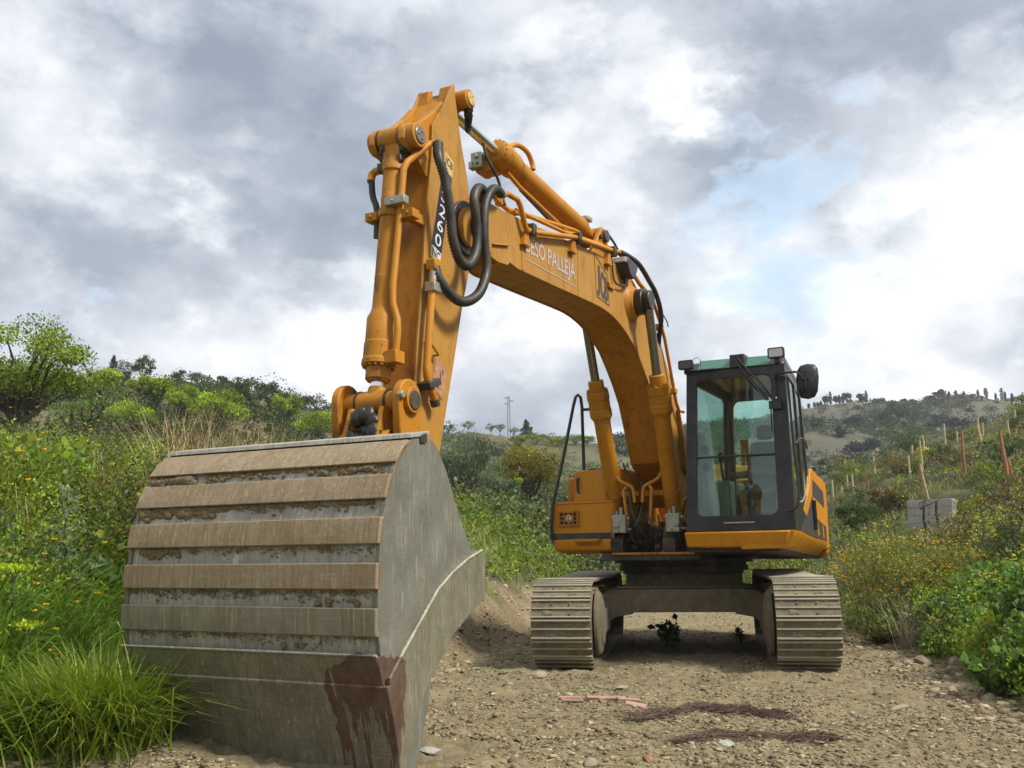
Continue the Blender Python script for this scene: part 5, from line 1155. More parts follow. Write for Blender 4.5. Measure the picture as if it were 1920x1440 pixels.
def in_track(x, y):
    dx, dy = x-2.18, y-13.05; u = -sin(TA)*dx-cos(TA)*dy; w = cos(TA)*dx-sin(TA)*dy
    return (np.abs(u) < 2.5) & (np.abs(np.abs(w)-1.29) < .42)
clear = lambda x, y: ~(in_bucket(x, y) | in_track(x, y))
def leftbank(x, y, off=.2): return (XL(y)-x > off+.5*fbm(x*1.1, y*1.1, 41, 3)) & (zones(x, y) < .45) & clear(x, y)
def rightbank(x, y, off=.0): return (x-XR(y) > off+.5*fbm(x*1.1, y*1.1, 43, 3)) & (zones(x, y) < .5) & ~((np.abs(x/np.maximum(y, .1)-.425) < .047) & (y > 20.5) & (y < 27.5))
clump = lambda x, y, s, sc=.8, th=0.: (fbm(x*sc, y*sc, s, 3) > th)

# ---- gravel, straw and twigs on the track
P = scatter(52000, lambda x, y: (zones(x, y) > .4)*clear(x, y)*(.3+.7*clump(x, y, 401, 1.6, -.02)), 4.8, 24, -.62, .62, 1.3)
s = .006+.014*rng.random(len(P))**2.6; s[:5000] *= 1.7
cols = np.where(rng.random((len(P), 1)) < .05, np.array([.27, .17, .10]), np.where(rng.random((len(P), 1)) < .35, np.array([.36, .31, .19]), np.array([.21, .17, .095])))
P[:, 2] += s*.12; V, Q, C = stones(P, s*1.7, cols, .42); gv = fast_mesh('gravel', V, Q, None, MAT['stone'], C); tag(gv, 'small angular stones strewn over the earth track', 'gravel', kind='stuff')
# rubble at the foot of the left bank
P = scatter(2600, lambda x, y: ((np.abs(XL(y)-x-.3) < .95) | (np.abs(x-XR(y)) < .5))*(zones(x, y) > .25)*clear(x, y)*1., 5.2, 22, -.62, .62)
s = .012+.05*rng.random(len(P))**2.6; cols = np.where(rng.random((len(P), 1)) < .15, np.array([.29, .18, .11]), np.array([.36, .30, .19]))
V, Q, C = stones(P, s*1.5, cols); rb = fast_mesh('rubble', V, Q, None, MAT['stone'], C); tag(rb, 'broken brown rubble along the foot of the banks', 'rubble', kind='stuff')
A_ = Acc(); P = scatter(9000, lambda x, y: (zones(x, y) > .3)*clear(x, y)*(.3+clump(x, y, 431, .9, -.06)), 4.8, 16, -.62, .62, 1.2)
d = unit(np.stack([rng.normal(size=len(P)), rng.normal(size=len(P)), rng.normal(0, .12, len(P))], -1)); P[:, 2] += .008
V, Q, C = leaves(P, .085, STRAW*.75, dirs=d, aspect=.07, cv_=.45); A_.add(V, Q, C)
st_ = A_.build('straw', 'straw'); tag(st_, 'bits of dry straw and twigs lying on the track', 'straw', kind='stuff')

# ---- grass, weeds, flowers
A_ = Acc()
# long lush grass at the left foreground
fL = lambda x, y: leftbank(x, y, -.05)*(XL(y)-x < 1.5)*(y < 10)*1.
P = scatter(16000, fL, 5.6, 9.5, -.62, -.25); A_.blade(P, .36, .010, GREEN*np.array([.95, 1.02, 1.1]), .55, .95)
P = scatter(4200, fL, 5.6, 9.5, -.62, -.25); A_.blade(P, .52, .017, GREEN*np.array([.8, 1.0, 1.5]), .6, 1.1)
P = scatter(22000, lambda x, y: leftbank(x, y, .2)*1., 6.4, 16, -.75, .03); A_.blade(P, .42, .009, GREEN, .5, .7)
P = scatter(7000, lambda x, y: leftbank(x, y, .2)*1., 12, 40, -.7, .1); A_.blade(P, .36, .018, GREEN*1.05, .45, .6)
P = scatter(15000, lambda x, y: rightbank(x, y)*1., 7, 16, .22, .7); A_.blade(P, .28, .010, GREEN, .5, .7)
P = scatter(12000, lambda x, y: rightbank(x, y)*1., 13, 60, .15, .65); A_.blade(P, .25, .022, GREEN*np.array([.85, .78, 1.1]), .45, .6)
P = scatter(9000, lambda x, y: (zones(x, y) < .5)*1., 20, 60, -.05, .3); A_.blade(P, .30, .03, GREEN*.72, .45, .6)
P = np.stack([rng.normal(-2.50, .17, 4200), rng.normal(6.28, .16, 4200)], -1); P = P[~in_bucket(P[:, 0], P[:, 1])]; P = np.concatenate([P, hz_(P[:, 0], P[:, 1])[:, None]], -1)
A_.blade(P, .60, .010, GREEN*np.array([1.0, .95, 1.0]), .6, .95)
P = np.stack([rng.normal(-2.75, .25, 900), rng.normal(6.35, .2, 900)], -1); P = P[~in_bucket(P[:, 0], P[:, 1])]; P = np.concatenate([P, hz_(P[:, 0], P[:, 1])[:, None]], -1)
A_.blade(P, .62, .014, GREEN*np.array([.9, 1.02, 1.4]), .6, 1.0)
P = scatter(5000, lambda x, y: rightbank(x, y)*1., 2.5, 8, .3, 1.2); A_.blade(P, .3, .010, GREEN, .5, .7)
P = scatter(3500, lambda x, y: leftbank(x, y)*1., 2.5, 7, -1.4, -.55); A_.blade(P, .36, .010, GREEN, .5, .7)
gs = A_.build('grass', 'leaf'); tag(gs, 'green grass growing over both banks of the track', 'grass', kind='stuff')
A_ = Acc()
P = scatter(5200, lambda x, y: leftbank(x, y, .5)*clump(x, y, 441, .5, -.04), 7.5, 30, -.7, .12); A_.blade(P, .55, .006, STRAW, .8, .7, .4)
P = scatter(3200, lambda x, y: rightbank(x, y, .2)*clump(x, y, 443, .45, .03), 8, 35, .2, .66); A_.blade(P, .45, .007, STRAW*.95, .7, .6, .4)
P = scatter(1200, lambda x, y: (zones(x, y) < .6)*clear(x, y), 6, 16, -.62, .62); A_.blade(P, .14, .004, STRAW, .9, .8, .4)
P = scatter(2600, lambda x, y: leftbank(x, y, .6), 9.0, 13.5, -.36, -.16); A_.blade(P, 1.15, .007, STRAW*1.1, .4, .5, .35)
P = scatter(3000, lambda x, y: rightbank(x, y, .6)*clump(x, y, 447, .3, -.02), 12, 55, .2, .66); A_.blade(P, .5, .012, STRAW*.8, .7, .6, .4)
dg = A_.build('dry_grass', 'straw'); tag(dg, 'pale dry grass stalks tangled among the weeds', 'dry grass', kind='stuff')
def weed_clumps(A_, P, r, h, n, size, colr, aspect=.5):
    for (x, y, z) in P:
        q = rng.uniform(.6, 1.3); c = colr*rng.uniform(.55, 1.6)*(1+rng.normal(0, .12, 3)); m_ = int(n*q)
        L = ball(m_, (x, y, z+h*q*.42), (r*q, r*q, h*q*.62), .3); L = L[L[:, 2] > z-.03]; A_.leaf(L, size, c, .45, aspect)
A_ = Acc()
P = scatter(400, lambda x, y: leftbank(x, y, .9)*(.25+.75*clump(x, y, 451)), 6.4, 15, -.72, .0); weed_clumps(A_, P, .24, .46, 230, .042, GREEN*.95)
P = scatter(70, lambda x, y: leftbank(x, y, 1.0)*1., 6.6, 11, -.68, -.25); weed_clumps(A_, P, .18, .40, 40, .095, GREEN*.85, .75)
P = scatter(170, lambda x, y: leftbank(x, y, .9)*clump(x, y, 452, .6, -.02), 7., 16, -.72, .0); weed_clumps(A_, P, .32, .7, 200, .05, OLIVE*.75)
P = scatter(420, lambda x, y: leftbank(x, y, .2)*1., 13, 36, -.7, .13); weed_clumps(A_, P, .42, .55, 120, .085, GREEN*.9)
P = scatter(200, lambda x, y: leftbank(x, y, .5)*1., 14, 36, -.6, .13); weed_clumps(A_, P, .4, .6, 120, .07, OLIVE)
P = scatter(300, lambda x, y: rightbank(x, y, .1)*1., 8, 15, .25, .7); weed_clumps(A_, P, .24, .34, 170, .05, GREEN*1.0)
P = scatter(70, lambda x, y: rightbank(x, y, .0)*(x-XR(y) < 2.2), 7.6, 13, .35, .62); weed_clumps(A_, P, .22, .36, 210, .07, np.array([.11, .19, .045]), .75)
P = scatter(560, lambda x, y: rightbank(x, y, .1)*(.3+.7*clump(x, y, 453, .4)), 13, 60, .17, .66); weed_clumps(A_, P, .42, .27, 110, .08, np.array([.13, .16, .038]))
P = scatter(260, lambda x, y: rightbank(x, y, .5)*clump(x, y, 455, .4, -.02), 14, 70, .17, .66); weed_clumps(A_, P, .45, .45, 120, .08, np.array([.125, .115, .055]))
P = scatter(300, lambda x, y: (zones(x, y) < .5)*1., 22, 60, -.06, .3); weed_clumps(A_, P, .5, .5, 110, .11, GREEN*.55)
P = scatter(70, lambda x, y: rightbank(x, y, .1)*1., 3, 8, .5, 1.2); weed_clumps(A_, P, .24, .36, 150, .055, GREEN)
wd_ = A_.build('weeds', 'leaf'); tag(wd_, 'tangled green weeds covering both banks', 'weeds', kind='stuff')
# flowers
def flowers(P, hgt, size, colr, n=9, jit=.0):
    A = Acc(); P = P+np.stack([rng.normal(0, jit, len(P)), rng.normal(0, jit, len(P)), hgt*rng.uniform(.7, 1.25, len(P))], -1)
    for j in range(n):
        a = 2*pi*j/n; d = unit(np.stack([np.full(len(P), cos(a)), np.full(len(P), sin(a)), rng.uniform(.1, .6, len(P))], -1)); A.leaf(P, size, colr, dirs=d, aspect=.55, cv_=.15)
    return A
A1 = Acc()
def addf(A, P, *a, **k):
    B_ = flowers(P, *a, **k)
    for V, Q, C in zip(B_.V, B_.Q, B_.C): pass
    A.add(np.concatenate(B_.V), np.concatenate(B_.Q), np.concatenate(B_.C))
YEL = np.array([.80, .46, .015]); LEM = np.array([.62, .55, .03]); WHI = np.array([.62, .62, .52])
addf(A1, scatter(95, lambda x, y: leftbank(x, y, .1)*(y < 11), 5.8, 10, -.62, -.25), .52, .025, YEL, 8)
addf(A1, scatter(60, lambda x, y: leftbank(x, y, .1)*1., 9, 16, -.7, -.1), .62, .020, LEM, 7)
addf(A1, scatter(160, lambda x, y: leftbank(x, y, .4)*clump(x, y, 467, .5), 14, 32, -.5, .12), .7, .028, LEM, 6)
addf(A1, scatter(650, lambda x, y: rightbank(x, y, .3)*clump(x, y, 461, .55, -.03), 9.5, 20, .28, .56), .46, .021, YEL*np.array([.95, .95, 1]), 7)
addf(A1, scatter(500, lambda x, y: rightbank(x, y, .3)*clump(x, y, 463, .3, .0), 18, 60, .2, .62), .48, .045, LEM, 6)
yf = A1.build('yellow_wildflowers', 'petal'); tag(yf, 'small yellow wildflowers dotted over the banks', 'wildflowers', kind='stuff')
A1 = Acc()
addf(A1, scatter(420, lambda x, y: leftbank(x, y, .1)*clump(x, y, 471, 1.3, .05), 5.8, 11, -.62, -.2), .46, .008, WHI, 5)
addf(A1, scatter(90, lambda x, y: rightbank(x, y, .5)*clump(x, y, 473, .5, .05), 18, 40, .3, .6), .35, .03, WHI, 5)
wfl = A1.build('white_wildflowers', 'petal'); tag(wfl, 'tiny white wildflowers among the weeds', 'wildflowers', kind='stuff')

# ================================================================ scrub on the hills
def hill_clumps(A, P, r, h, n, size, colr):
    for (x, y, z) in P:
        q = rng.uniform(.5, 1.45); c = colr*rng.uniform(.55, 1.5); L = ball(int(n*1.5), (x, y, z+h*q*.25), (r*q, r*q*.9, h*q*.5), .08); L = L[L[:, 2] > z-.2]; A.leaf(L, size, c, .3, .8, cv_=.35)
A_ = Acc()
onhill = lambda x, y: (height(x, y) > 1.3+.045*y)*(zones(x, y) < .3)
P = scatter(700, lambda x, y: onhill(x, y)*clump(x, y, 501, .12, -.03), 26, 110, -.62, .12); hill_clumps(A_, P, .55, .7, 60, .16, np.array([.085, .105, .03]))
P = scatter(420, lambda x, y: onhill(x, y)*clump(x, y, 503, .07, .02), 30, 115, -.62, .12); hill_clumps(A_, P, .8, 1.1, 90, .17, np.array([.05, .07, .022]))
P = scatter(260, lambda x, y: onhill(x, y)*1., 26, 100, -.62, .12); hill_clumps(A_, P, .5, .6, 60, .14, np.array([.15, .20, .03]))
P = scatter(1100, lambda x, y: onhill(x, y)*clump(x, y, 505, .03, -.04), 95, 262, .10, .62); hill_clumps(A_, P, 1.5, 1.2, 40, .42, np.array([.085, .092, .055]))
P = scatter(750, lambda x, y: onhill(x, y)*clump(x, y, 507, .02, .0), 95, 262, .10, .62); hill_clumps(A_, P, 2.3, 1.7, 60, .48, np.array([.055, .064, .040]))
P = scatter(900, lambda x, y: onhill(x, y)*1., 95, 262, .10, .62); hill_clumps(A_, P, 1.0, .6, 20, .38, np.array([.17, .16, .11]))
P = scatter(350, lambda x, y: (zones(x, y) < .3)*1., 34, 100, -.36, -.08); hill_clumps(A_, P, .7, .8, 70, .15, np.array([.10, .13, .035]))
P = scatter(350, lambda x, y: (zones(x, y) < .3)*1., 34, 100, -.36, -.08); hill_clumps(A_, P, .9, 1.1, 90, .16, np.array([.05, .07, .025]))
P = scatter(420, lambda x, y: (zones(x, y) < .3)*1., 30, 112, -.08, .12); hill_clumps(A_, P, .9, 1.1, 80, .17, np.array([.065, .085, .03]))
P = scatter(200, lambda x, y: (zones(x, y) < .3)*1., 26, 60, -.08, .12); hill_clumps(A_, P, .7, 1.0, 90, .12, np.array([.11, .125, .05]))
sc_ = A_.build('scrub', 'leaf'); tag(sc_, 'dark and dry scrub dotted over the distant hillsides', 'scrub', kind='stuff')

# ================================================================ trees and shrubs that can be told apart
def on_ground(px, y, ymin=15, ymax=330):
    """where the sight line of this bearing and elevation meets the ground"""
    kx = (px-960)/1861; e = (1046-.0147*px-y)/1861; Ys = np.linspace(ymin, ymax, 1600); h = height(kx*Ys, Ys); idx = np.nonzero(h >= 1.3+e*Ys)[0]
    Yv = float(Ys[idx[0]]) if len(idx) else float(Ys[np.argmax(h-1.3-e*Ys)]); return kx*Yv, Yv
def limb(mb, a, b, r0, r1, rnd, wob=.12):
    a = Vector(a); b = Vector(b); L = (b-a).length; P = [a]
    for t in (.33, .66): P.append(a.lerp(b, t)+Vector((rnd.uniform(-1, 1), rnd.uniform(-1, 1), rnd.uniform(-.5, 1)))*L*wob)
    P.append(b); mb.tube([tuple(p) for p in P], [r0, r0*.8+r1*.2, (r0+r1)/2, r1*1.2, r1], 6, 2)
def plant(name, label, cat, x, y, h, r, colr, n=1400, leaf=.12, trunk=.3, kind='round', clumps=14, group=None, upb=.3, aspect=.55, gap=.55, z=None, seed=0, lean=0., cvv=.3):
    """tree or shrub: a tapered trunk with limbs, and leaf clumps gathered round the limb ends"""
    rnd = random.Random(seed+int(x*10)+int(y)); z = hz1(x, y)-.05 if z is None else z
    t = thing(name, label, cat, (x, y, z), 0, group); mb = MB(); tr = max(.012*h+.01, .03)*(2.2 if kind == 'open' and h > 3 else 1.3)
    ht = h*trunk; limb(mb, (0, 0, 0), (lean*ht, 0, ht), tr, tr*.75, rnd, .05)
    A = Acc(); cs = []
    for i in range(clumps):
        if kind == 'cone': f = (i+.5)/clumps; zz = h*(.08+.90*f); rr_ = r*(1-f)**.8+.03*h*.5; a = i*2.4; c = (rr_*.5*cos(a), rr_*.5*sin(a), zz); cr = (rr_*.75, rr_*.75, h*.12)
        elif kind == 'column': f = (i+.5)/clumps; c = (rnd.uniform(-.15, .15)*r, rnd.uniform(-.15, .15)*r, h*(.06+.9*f)); q = r*sin(pi*min(.97, .12+.88*f))**.6; cr = (q, q, h*.09)
        else:
            a = i*2.399+rnd.uniform(-.3, .3); f = sqrt((i+.5)/clumps); zt = rnd.uniform(-.8, 1)*sqrt(max(.05, 1-f*f*.8)); hc = (h-ht*.9)/2
            c = (r*f*.78*cos(a)+lean*ht, r*f*.78*sin(a), ht*.9+hc+zt*hc*.72); q = r*rnd.uniform(.20, .36); cr = (q, q, q*.62)
        cs.append((c, cr))
    for i, (c, cr) in enumerate(cs):
        if kind in ('round', 'open'): limb(mb, (lean*ht*.9, 0, ht*rnd.uniform(.6, 1)), (c[0]*.9, c[1]*.9, c[2]), tr*.5, tr*.13, rnd)
        m_ = int(n/clumps); P = ball(m_, c, cr, gap); A.leaf(P, leaf, colr*rnd.uniform(.5, 1.5), upb, aspect, cv_=cvv)
    if kind in ('round', 'open'):
        P = ball(int(n*(.10 if kind == 'round' else .03)), (lean*ht, 0, ht*.9+(h-ht*.9)*.5), (r*.9, r*.9, (h-ht)*.5), .75); A.leaf(P, leaf*.8, colr, upb, aspect)
    mb.build('trunk', 'bark', t, 0, 60, conv=False)
    A.build('crown', 'leaf', t); return t
BR = np.array([.24, .32, .018]); DK = np.array([.040, .062, .022]); MD = np.array([.075, .11, .028]); OR = np.array([.19, .155, .018])
ORD = ['first', 'second', 'third', 'fourth', 'fifth', 'sixth', 'seventh', 'eighth', 'ninth', 'tenth', 'eleventh', 'twelfth', 'thirteenth', 'fourteenth', 'fifteenth', 'sixteenth', 'seventeenth', 'eighteenth', 'nineteenth', 'twentieth', 'twenty-first', 'twenty-second', 'twenty-third', 'twenty-fourth', 'twenty-fifth', 'twenty-sixth', 'twenty-seventh']
# the big almond at the left edge
plant('almond_tree', 'large spreading bright green tree with dark forked branches at the left edge', 'tree', -.52*27, 27, 4.1, 2.3, BR*.75, 16000, .095, .34, 'open', 34, seed=3, gap=.1, lean=.35, cvv=.45)
plant('almond_tree', 'loose open tree just right of the large spreading tree at the left edge', 'tree', -.435*31, 31, 3.3, 1.2, MD*1.5, 2600, .08, .35, 'open', 16, seed=5, gap=.2)
hedge = []
def put(lst, name, cat, label, group, ym=15, **kw):
    lst = sorted(lst); n_ = len(lst)
    for i, (px, yb, hp_, rp, *rest) in enumerate(lst):
        x, y = on_ground(px, yb, ym); s_ = y/1861; h = hp_*s_; r = rp*s_
        k2 = dict(kw); 
        if rest: k2.update(rest[0])
        plant(name, label.replace('#', ORD[i]), cat, x, y, h, r, leaf=max(.08, h*.062) if 'leaf' not in k2 else k2.pop('leaf'), group=group, seed=i*7, **k2)
put([(178, 760, 78, 42), (252, 745, 50, 26), (289, 775, 75, 34), (335, 790, 72, 36), (238, 815, 68, 52), (405, 822, 92, 66), (532, 800, 68, 34), (592, 832, 66, 52), (640, 815, 52, 34)], 'young_tree', 'tree', 'bright green young tree on the left hillside, the # from the left of its kind', 'bright green trees on the left hillside', colr=BR, n=3400, clumps=20, gap=.2, cvv=.4, trunk=.22)
put([(228, 712, 42, 26), (258, 705, 56, 24), (326, 708, 32, 14), (408, 714, 20, 12), (430, 765, 62, 40), (462, 775, 76, 50), (502, 780, 82, 40), (545, 785, 60, 40), (585, 775, 44, 30), (360, 716, 22, 22), (385, 770, 60, 40), (610, 790, 40, 30)], 'dark_shrub', 'shrub', 'dark evergreen shrub near the left skyline, the # from the left of its kind', 'dark evergreen shrubs on the left hillside', colr=DK*1.3, n=1500, clumps=16, gap=.25, cvv=.4, trunk=.12)
x, y = on_ground(200, 708); plant('pine_tree', 'pointed dark pine on the left skyline behind the spreading tree', 'tree', x, y, 44*y/1861, 14*y/1861, DK, 1300, .12, .15, 'cone', 12)
# behind the bucket, centre
x, y = 36*(-.050), 36; plant('olive_bush', 'big feathery grey-green olive bush just right of the bucket', 'shrub', x, y, 3.3, 1.45, np.array([.145, .17, .10]), 9000, .15, .08, 'round', 30, upb=1.6, aspect=.16, gap=.2)
x, y = 34*(-.018), 34; plant('olive_bush', 'small low grey-green olive bush in front of the rust-tinged tree', 'shrub', x, y, 1.8, .8, np.array([.13, .155, .095]), 3600, .13, .08, 'round', 16, upb=1.5, aspect=.16, gap=.2)
x, y = 42*(.018), 42; plant('oak_tree', 'rounded tree with yellow-brown young leaves between the bucket and the cab', 'tree', x, y, 3.9, 1.65, OR, 8500, .10, .2, 'round', 34, gap=.35, cvv=.45)
x, y = 37*(-.004), 37; plant('green_sapling', 'small lime green sapling in front of the yellow-brown tree', 'tree', x, y, 1.9, .55, np.array([.22, .33, .02]), 2200, .085, .25, 'round', 12)
x, y = 44*(.048), 44; plant('grey_bush', 'dull grey-green bush behind the handrail of the machine', 'shrub', x, y, 2.2, 1.4, np.array([.085, .105, .055]), 3800, .12, .08, 'round', 18, gap=.3)
put([(838, 818, 30, 18), (850, 848, 36, 38), (898, 858, 40, 16), (930, 868, 38, 22), (1062, 826, 16, 20), (1156, 828, 16, 14)], 'dark_bush', 'shrub', 'dark bush on the middle hill, the # from the left of its kind', 'dark bushes on the middle hill', colr=DK*1.25, n=1300, clumps=12, trunk=.1)
put([(876, 812, 24, 14), (919, 814, 24, 12), (936, 818, 24, 12), (962, 822, 22, 13)], 'sparse_tree', 'tree', 'thin pale tree on the middle ridge skyline, the # from the left', 'pale sparse trees on the middle ridge', colr=np.array([.16, .19, .10]), n=620, clumps=14, trunk=.3, kind='open', gap=.1, leaf=.13)
x, y = on_ground(986, 824); plant('cypress', 'stout dark pointed conifer beside the pylon on the middle ridge', 'tree', x, y, 34*y/1861, 16*y/1861, DK*1.1, 1700, .22, .1, 'cone', 10)
put([(1004, 836, 24, 22), (1032, 838, 24, 22), (1052, 840, 22, 18), (1078, 838, 24, 20), (1100, 838, 20, 18), (970, 842, 26, 20)], 'light_green_tree', 'tree', 'light green tree in the row below the middle ridge, the # from the left', 'light green trees below the middle ridge', colr=BR*.62, n=1500, clumps=12, trunk=.2, leaf=.16)
# far right ridge
put([(1521, 762, 8, 2), (1532, 760, 9, 2), (1538, 759, 8, 2), (1544, 758, 9, 2), (1563, 757, 25, 2.6), (1580, 754, 16, 2.2), (1586, 753, 14, 2.2), (1631, 750, 22, 2.8), (1788, 741, 12, 1.4), (1801, 739, 13, 2), (1816, 738, 11, 1.6), (1843, 740, 14, 1.8), (1858, 742, 20, 4.2), (1876, 747, 12, 1.3), (1888, 748, 25, 3.2), (1894, 749, 19, 1.6), (1907, 751, 18, 3)], 'cypress', 'cypress', 'tall narrow cypress on the right skyline, the # from the left of its row', 'cypresses along the right ridge', ym=150, colr=np.array([.040, .042, .060]), n=420, clumps=9, trunk=.05, kind='column', leaf=.32)
put([(1556, 759, 21, 8), (1574, 757, 14, 6), (1594, 756, 21, 9), (1622, 753, 16, 8), (1703, 762, 14, 7), (1718, 760, 10, 9), (1752, 752, 10, 9), (1771, 747, 15, 13), (1680, 762, 10, 10), (1655, 758, 9, 12)], 'round_tree', 'tree', 'round dark tree on the right skyline, the # from the left of its kind', 'round trees along the right ridge', ym=150, colr=DK*1.05, n=420, clumps=10, trunk=.15, leaf=.6)
put([(1536, 808, 18, 12), (1579, 822, 22, 10), (1608, 800, 22, 26), (1660, 800, 34, 26), (1690, 790, 36, 24), (1635, 850, 26, 20), (1602, 852, 22, 18), (1752, 808, 16, 11), (1768, 800, 26, 14), (1788, 808, 26, 14), (1812, 810, 24, 12), (1846, 806, 22, 10), (1545, 880, 18, 12)], 'hill_bush', 'shrub', 'dark rounded bush on the far right hillside, the # from the left of its kind', 'dark bushes on the far right hillside', ym=100, colr=np.array([.045, .06, .038]), n=650, clumps=12, trunk=.08, leaf=.55)
# right bank shrubs
for i, (px, Yd, h, r, c, n, lab, nm) in enumerate([(1600, 27, 1.0, .75, MD*1.1, 3000, 'rounded green bush on the right bank beyond the cab', 'green_bush'), (1655, 30, 1.1, .6, np.array([.15, .12, .05]), 3200, 'brownish broom bush on the right bank left of the block wall', 'broom_bush'),
        (1640, 19, .8, .8, np.array([.14, .16, .03]), 5200, 'low olive-yellow bush with tiny yellow flowers right of the track', 'flowering_bush'), (1700, 60, 2.0, 1.9, MD*.9, 3000, 'wide dark green bush behind the vineyard stakes', 'green_bush'), (1735, 45, .9, .5, np.array([.5, .38, .02]), 700, 'small golden yellow broom among the stakes', 'yellow_broom'),
        (1625, 13.6, .75, .62, np.array([.13, .15, .035]), 4200, 'fine-stemmed olive green bush beside the right crawler track', 'fine_bush'), (1820, 20, .7, .5, np.array([.22, .24, .02]), 1600, 'yellow-green bush on the right bank near the picture edge', 'yellow_green_bush'), (1900, 13, .9, .55, OLIVE*.8, 2600, 'grey-green bush at the right edge above the broad leaves', 'grey_bush')]):
    x = (px-960)/1861*Yd; plant(nm, lab, 'shrub', x, Yd, h, r, c, n, .05 if Yd < 22 else .10, .06, 'round', 16, upb=1.1, aspect=.25, gap=.25, seed=90+i)
rb = np.random.default_rng(5); spots = []
for i in range(26):
    Yb = rb.uniform(17, 62); kb = rb.uniform(.33, .56); spots.append((kb, Yb))
spots = [(k_+(.09 if abs(k_-.425) < .06 and y_ < 30 else 0), y_) for k_, y_ in spots]
for i, (kb, Yb) in enumerate(sorted(spots)):
    c_ = [MD*1.2, np.array([.15, .115, .055]), OLIVE*1.1, np.array([.17, .2, .03]), DK*1.6][i % 5]; sz = rb.uniform(.5, 1.1)
    plant('slope_bush', ['green', 'brown', 'grey-green', 'yellow-green', 'dark green'][i % 5]+' low bush among the stakes on the right slope, '+ORD[i]+' from the left', 'bush', kb*Yb, Yb, .75*sz*(1+Yb/70), .62*sz*(1+Yb/70), c_, 900, .06+Yb*.0013, .06, 'round', 12, group='low bushes on the right slope', upb=.9, aspect=.35, gap=.25, seed=200+i)
fb_ = plant('broom', 'broad olive-yellow bush covered in yellow flowers beside the right crawler track', 'bush', (1690-960)/1861*14.8, 14.8, 1.0, 1.15, np.array([.17, .18, .035]), 9000, .055, .06, 'round', 26, upb=1.1, aspect=.25, gap=.2, seed=300)
A_ = Acc(); addf(A_, ball(420, (0, 0, .62), (1.15, 1.15, .42), .85), .0, .022, YEL, 6); A_.build('blossom', 'petal', fb_)
# dry bare twiggy bush by the right track
def twiggy(name, label, x, y, h, n, colr, spread=.5, seed=1, w=.006, cat='shrub'):
    A = Acc(); P = np.tile([x, y, hz1(x, y)-.02], (n, 1))+rng.normal(0, .05, (n, 3))*[1, 1, 0]; A.blade(P, h, w, colr, spread, .3, .4); o = A.build(name, 'straw'); tag(o, label, cat); return o
twiggy('dry_bush', 'bare grey twiggy bush in front of the flowering bush beside the right track', (1672-960)/1861*12.6, 12.6, .75, 110, np.array([.36, .31, .23]), .45)

# ---- vineyard stakes
stk = [(1556, 905, 936, 0, 0), (1561, 932, 947, 0, 1), (1573, 914, 927, 0, 0), (1583, 896, 922, 0, 0), (1593, 895, 942, 1, 0), (1602, 878, 910, 0, 0), (1621, 883, 925, 2, 1), (1636, 861, 892, 0, 0), (1663, 872, 892, 0, 0), (1673, 848, 883, 0, 1), (1686, 861, 877, 0, 0), (1701, 860, 901, 1, 0), (1710, 838, 862, 0, 0), (1724, 831, 894, 2, 0), (1733, 820, 855, 0, 0), (1721, 877, 968, 15, 2), (1773, 800, 844, 0, 0), (1796, 813, 833, 0, 0), (1804, 815, 895, 1, 1), (1838, 785, 812, 0, 0), (1838, 811, 895, 14, 0), (1845, 796, 822, 0, 0), (1881, 816, 925, 5, 1), (1890, 868, 918, 9, 1), (1894, 794, 835, 2, 0), (1908, 772, 807, 2, 0)]
for i, (px, yt, yb, ln_, colk) in enumerate(sorted(stk)):
    x, y = on_ground(px+ln_, yb, 12); s_ = y/1861; h = (yb-yt)*s_+.25; z = hz1(x, y)-.2; r = max(.045, min(.10, 4.2*s_/2))
    mb = MB(); rn = random.Random(i); tip = (-ln_*s_, rn.uniform(-.08, .08), h); n_ = 6; prev = []
    pts = [(tip[0]*t+rn.uniform(-.012, .012), tip[1]*t, tip[2]*t) for t in (0, .25, .5, .75, 1)]
    mb.tube(pts, [r*1.15, r*1.1, r, r*.92, r*.85], 9)
    o = mb.build('vineyard_stake', ['stake_pale', 'stake_red', 'stake_grey'][colk] if False else MAT.setdefault('stake%d' % colk, simple_mat('stake_wood_%d' % colk, [(.50, .40, .23), (.36, .17, .085), (.48, .33, .20)][colk], .85, 0, .4, 9, .5)), None, 0, 50, conv=False)
    o.location = (x, y, z)
    how = ('reddish ' if colk == 1 else 'pale ')+('leaning ' if ln_ > 4 else '')
    tag(o, how+'wooden stake on the right slope, the '+ORD[i]+' from the left', 'stake', 'wooden stakes in the vineyard')
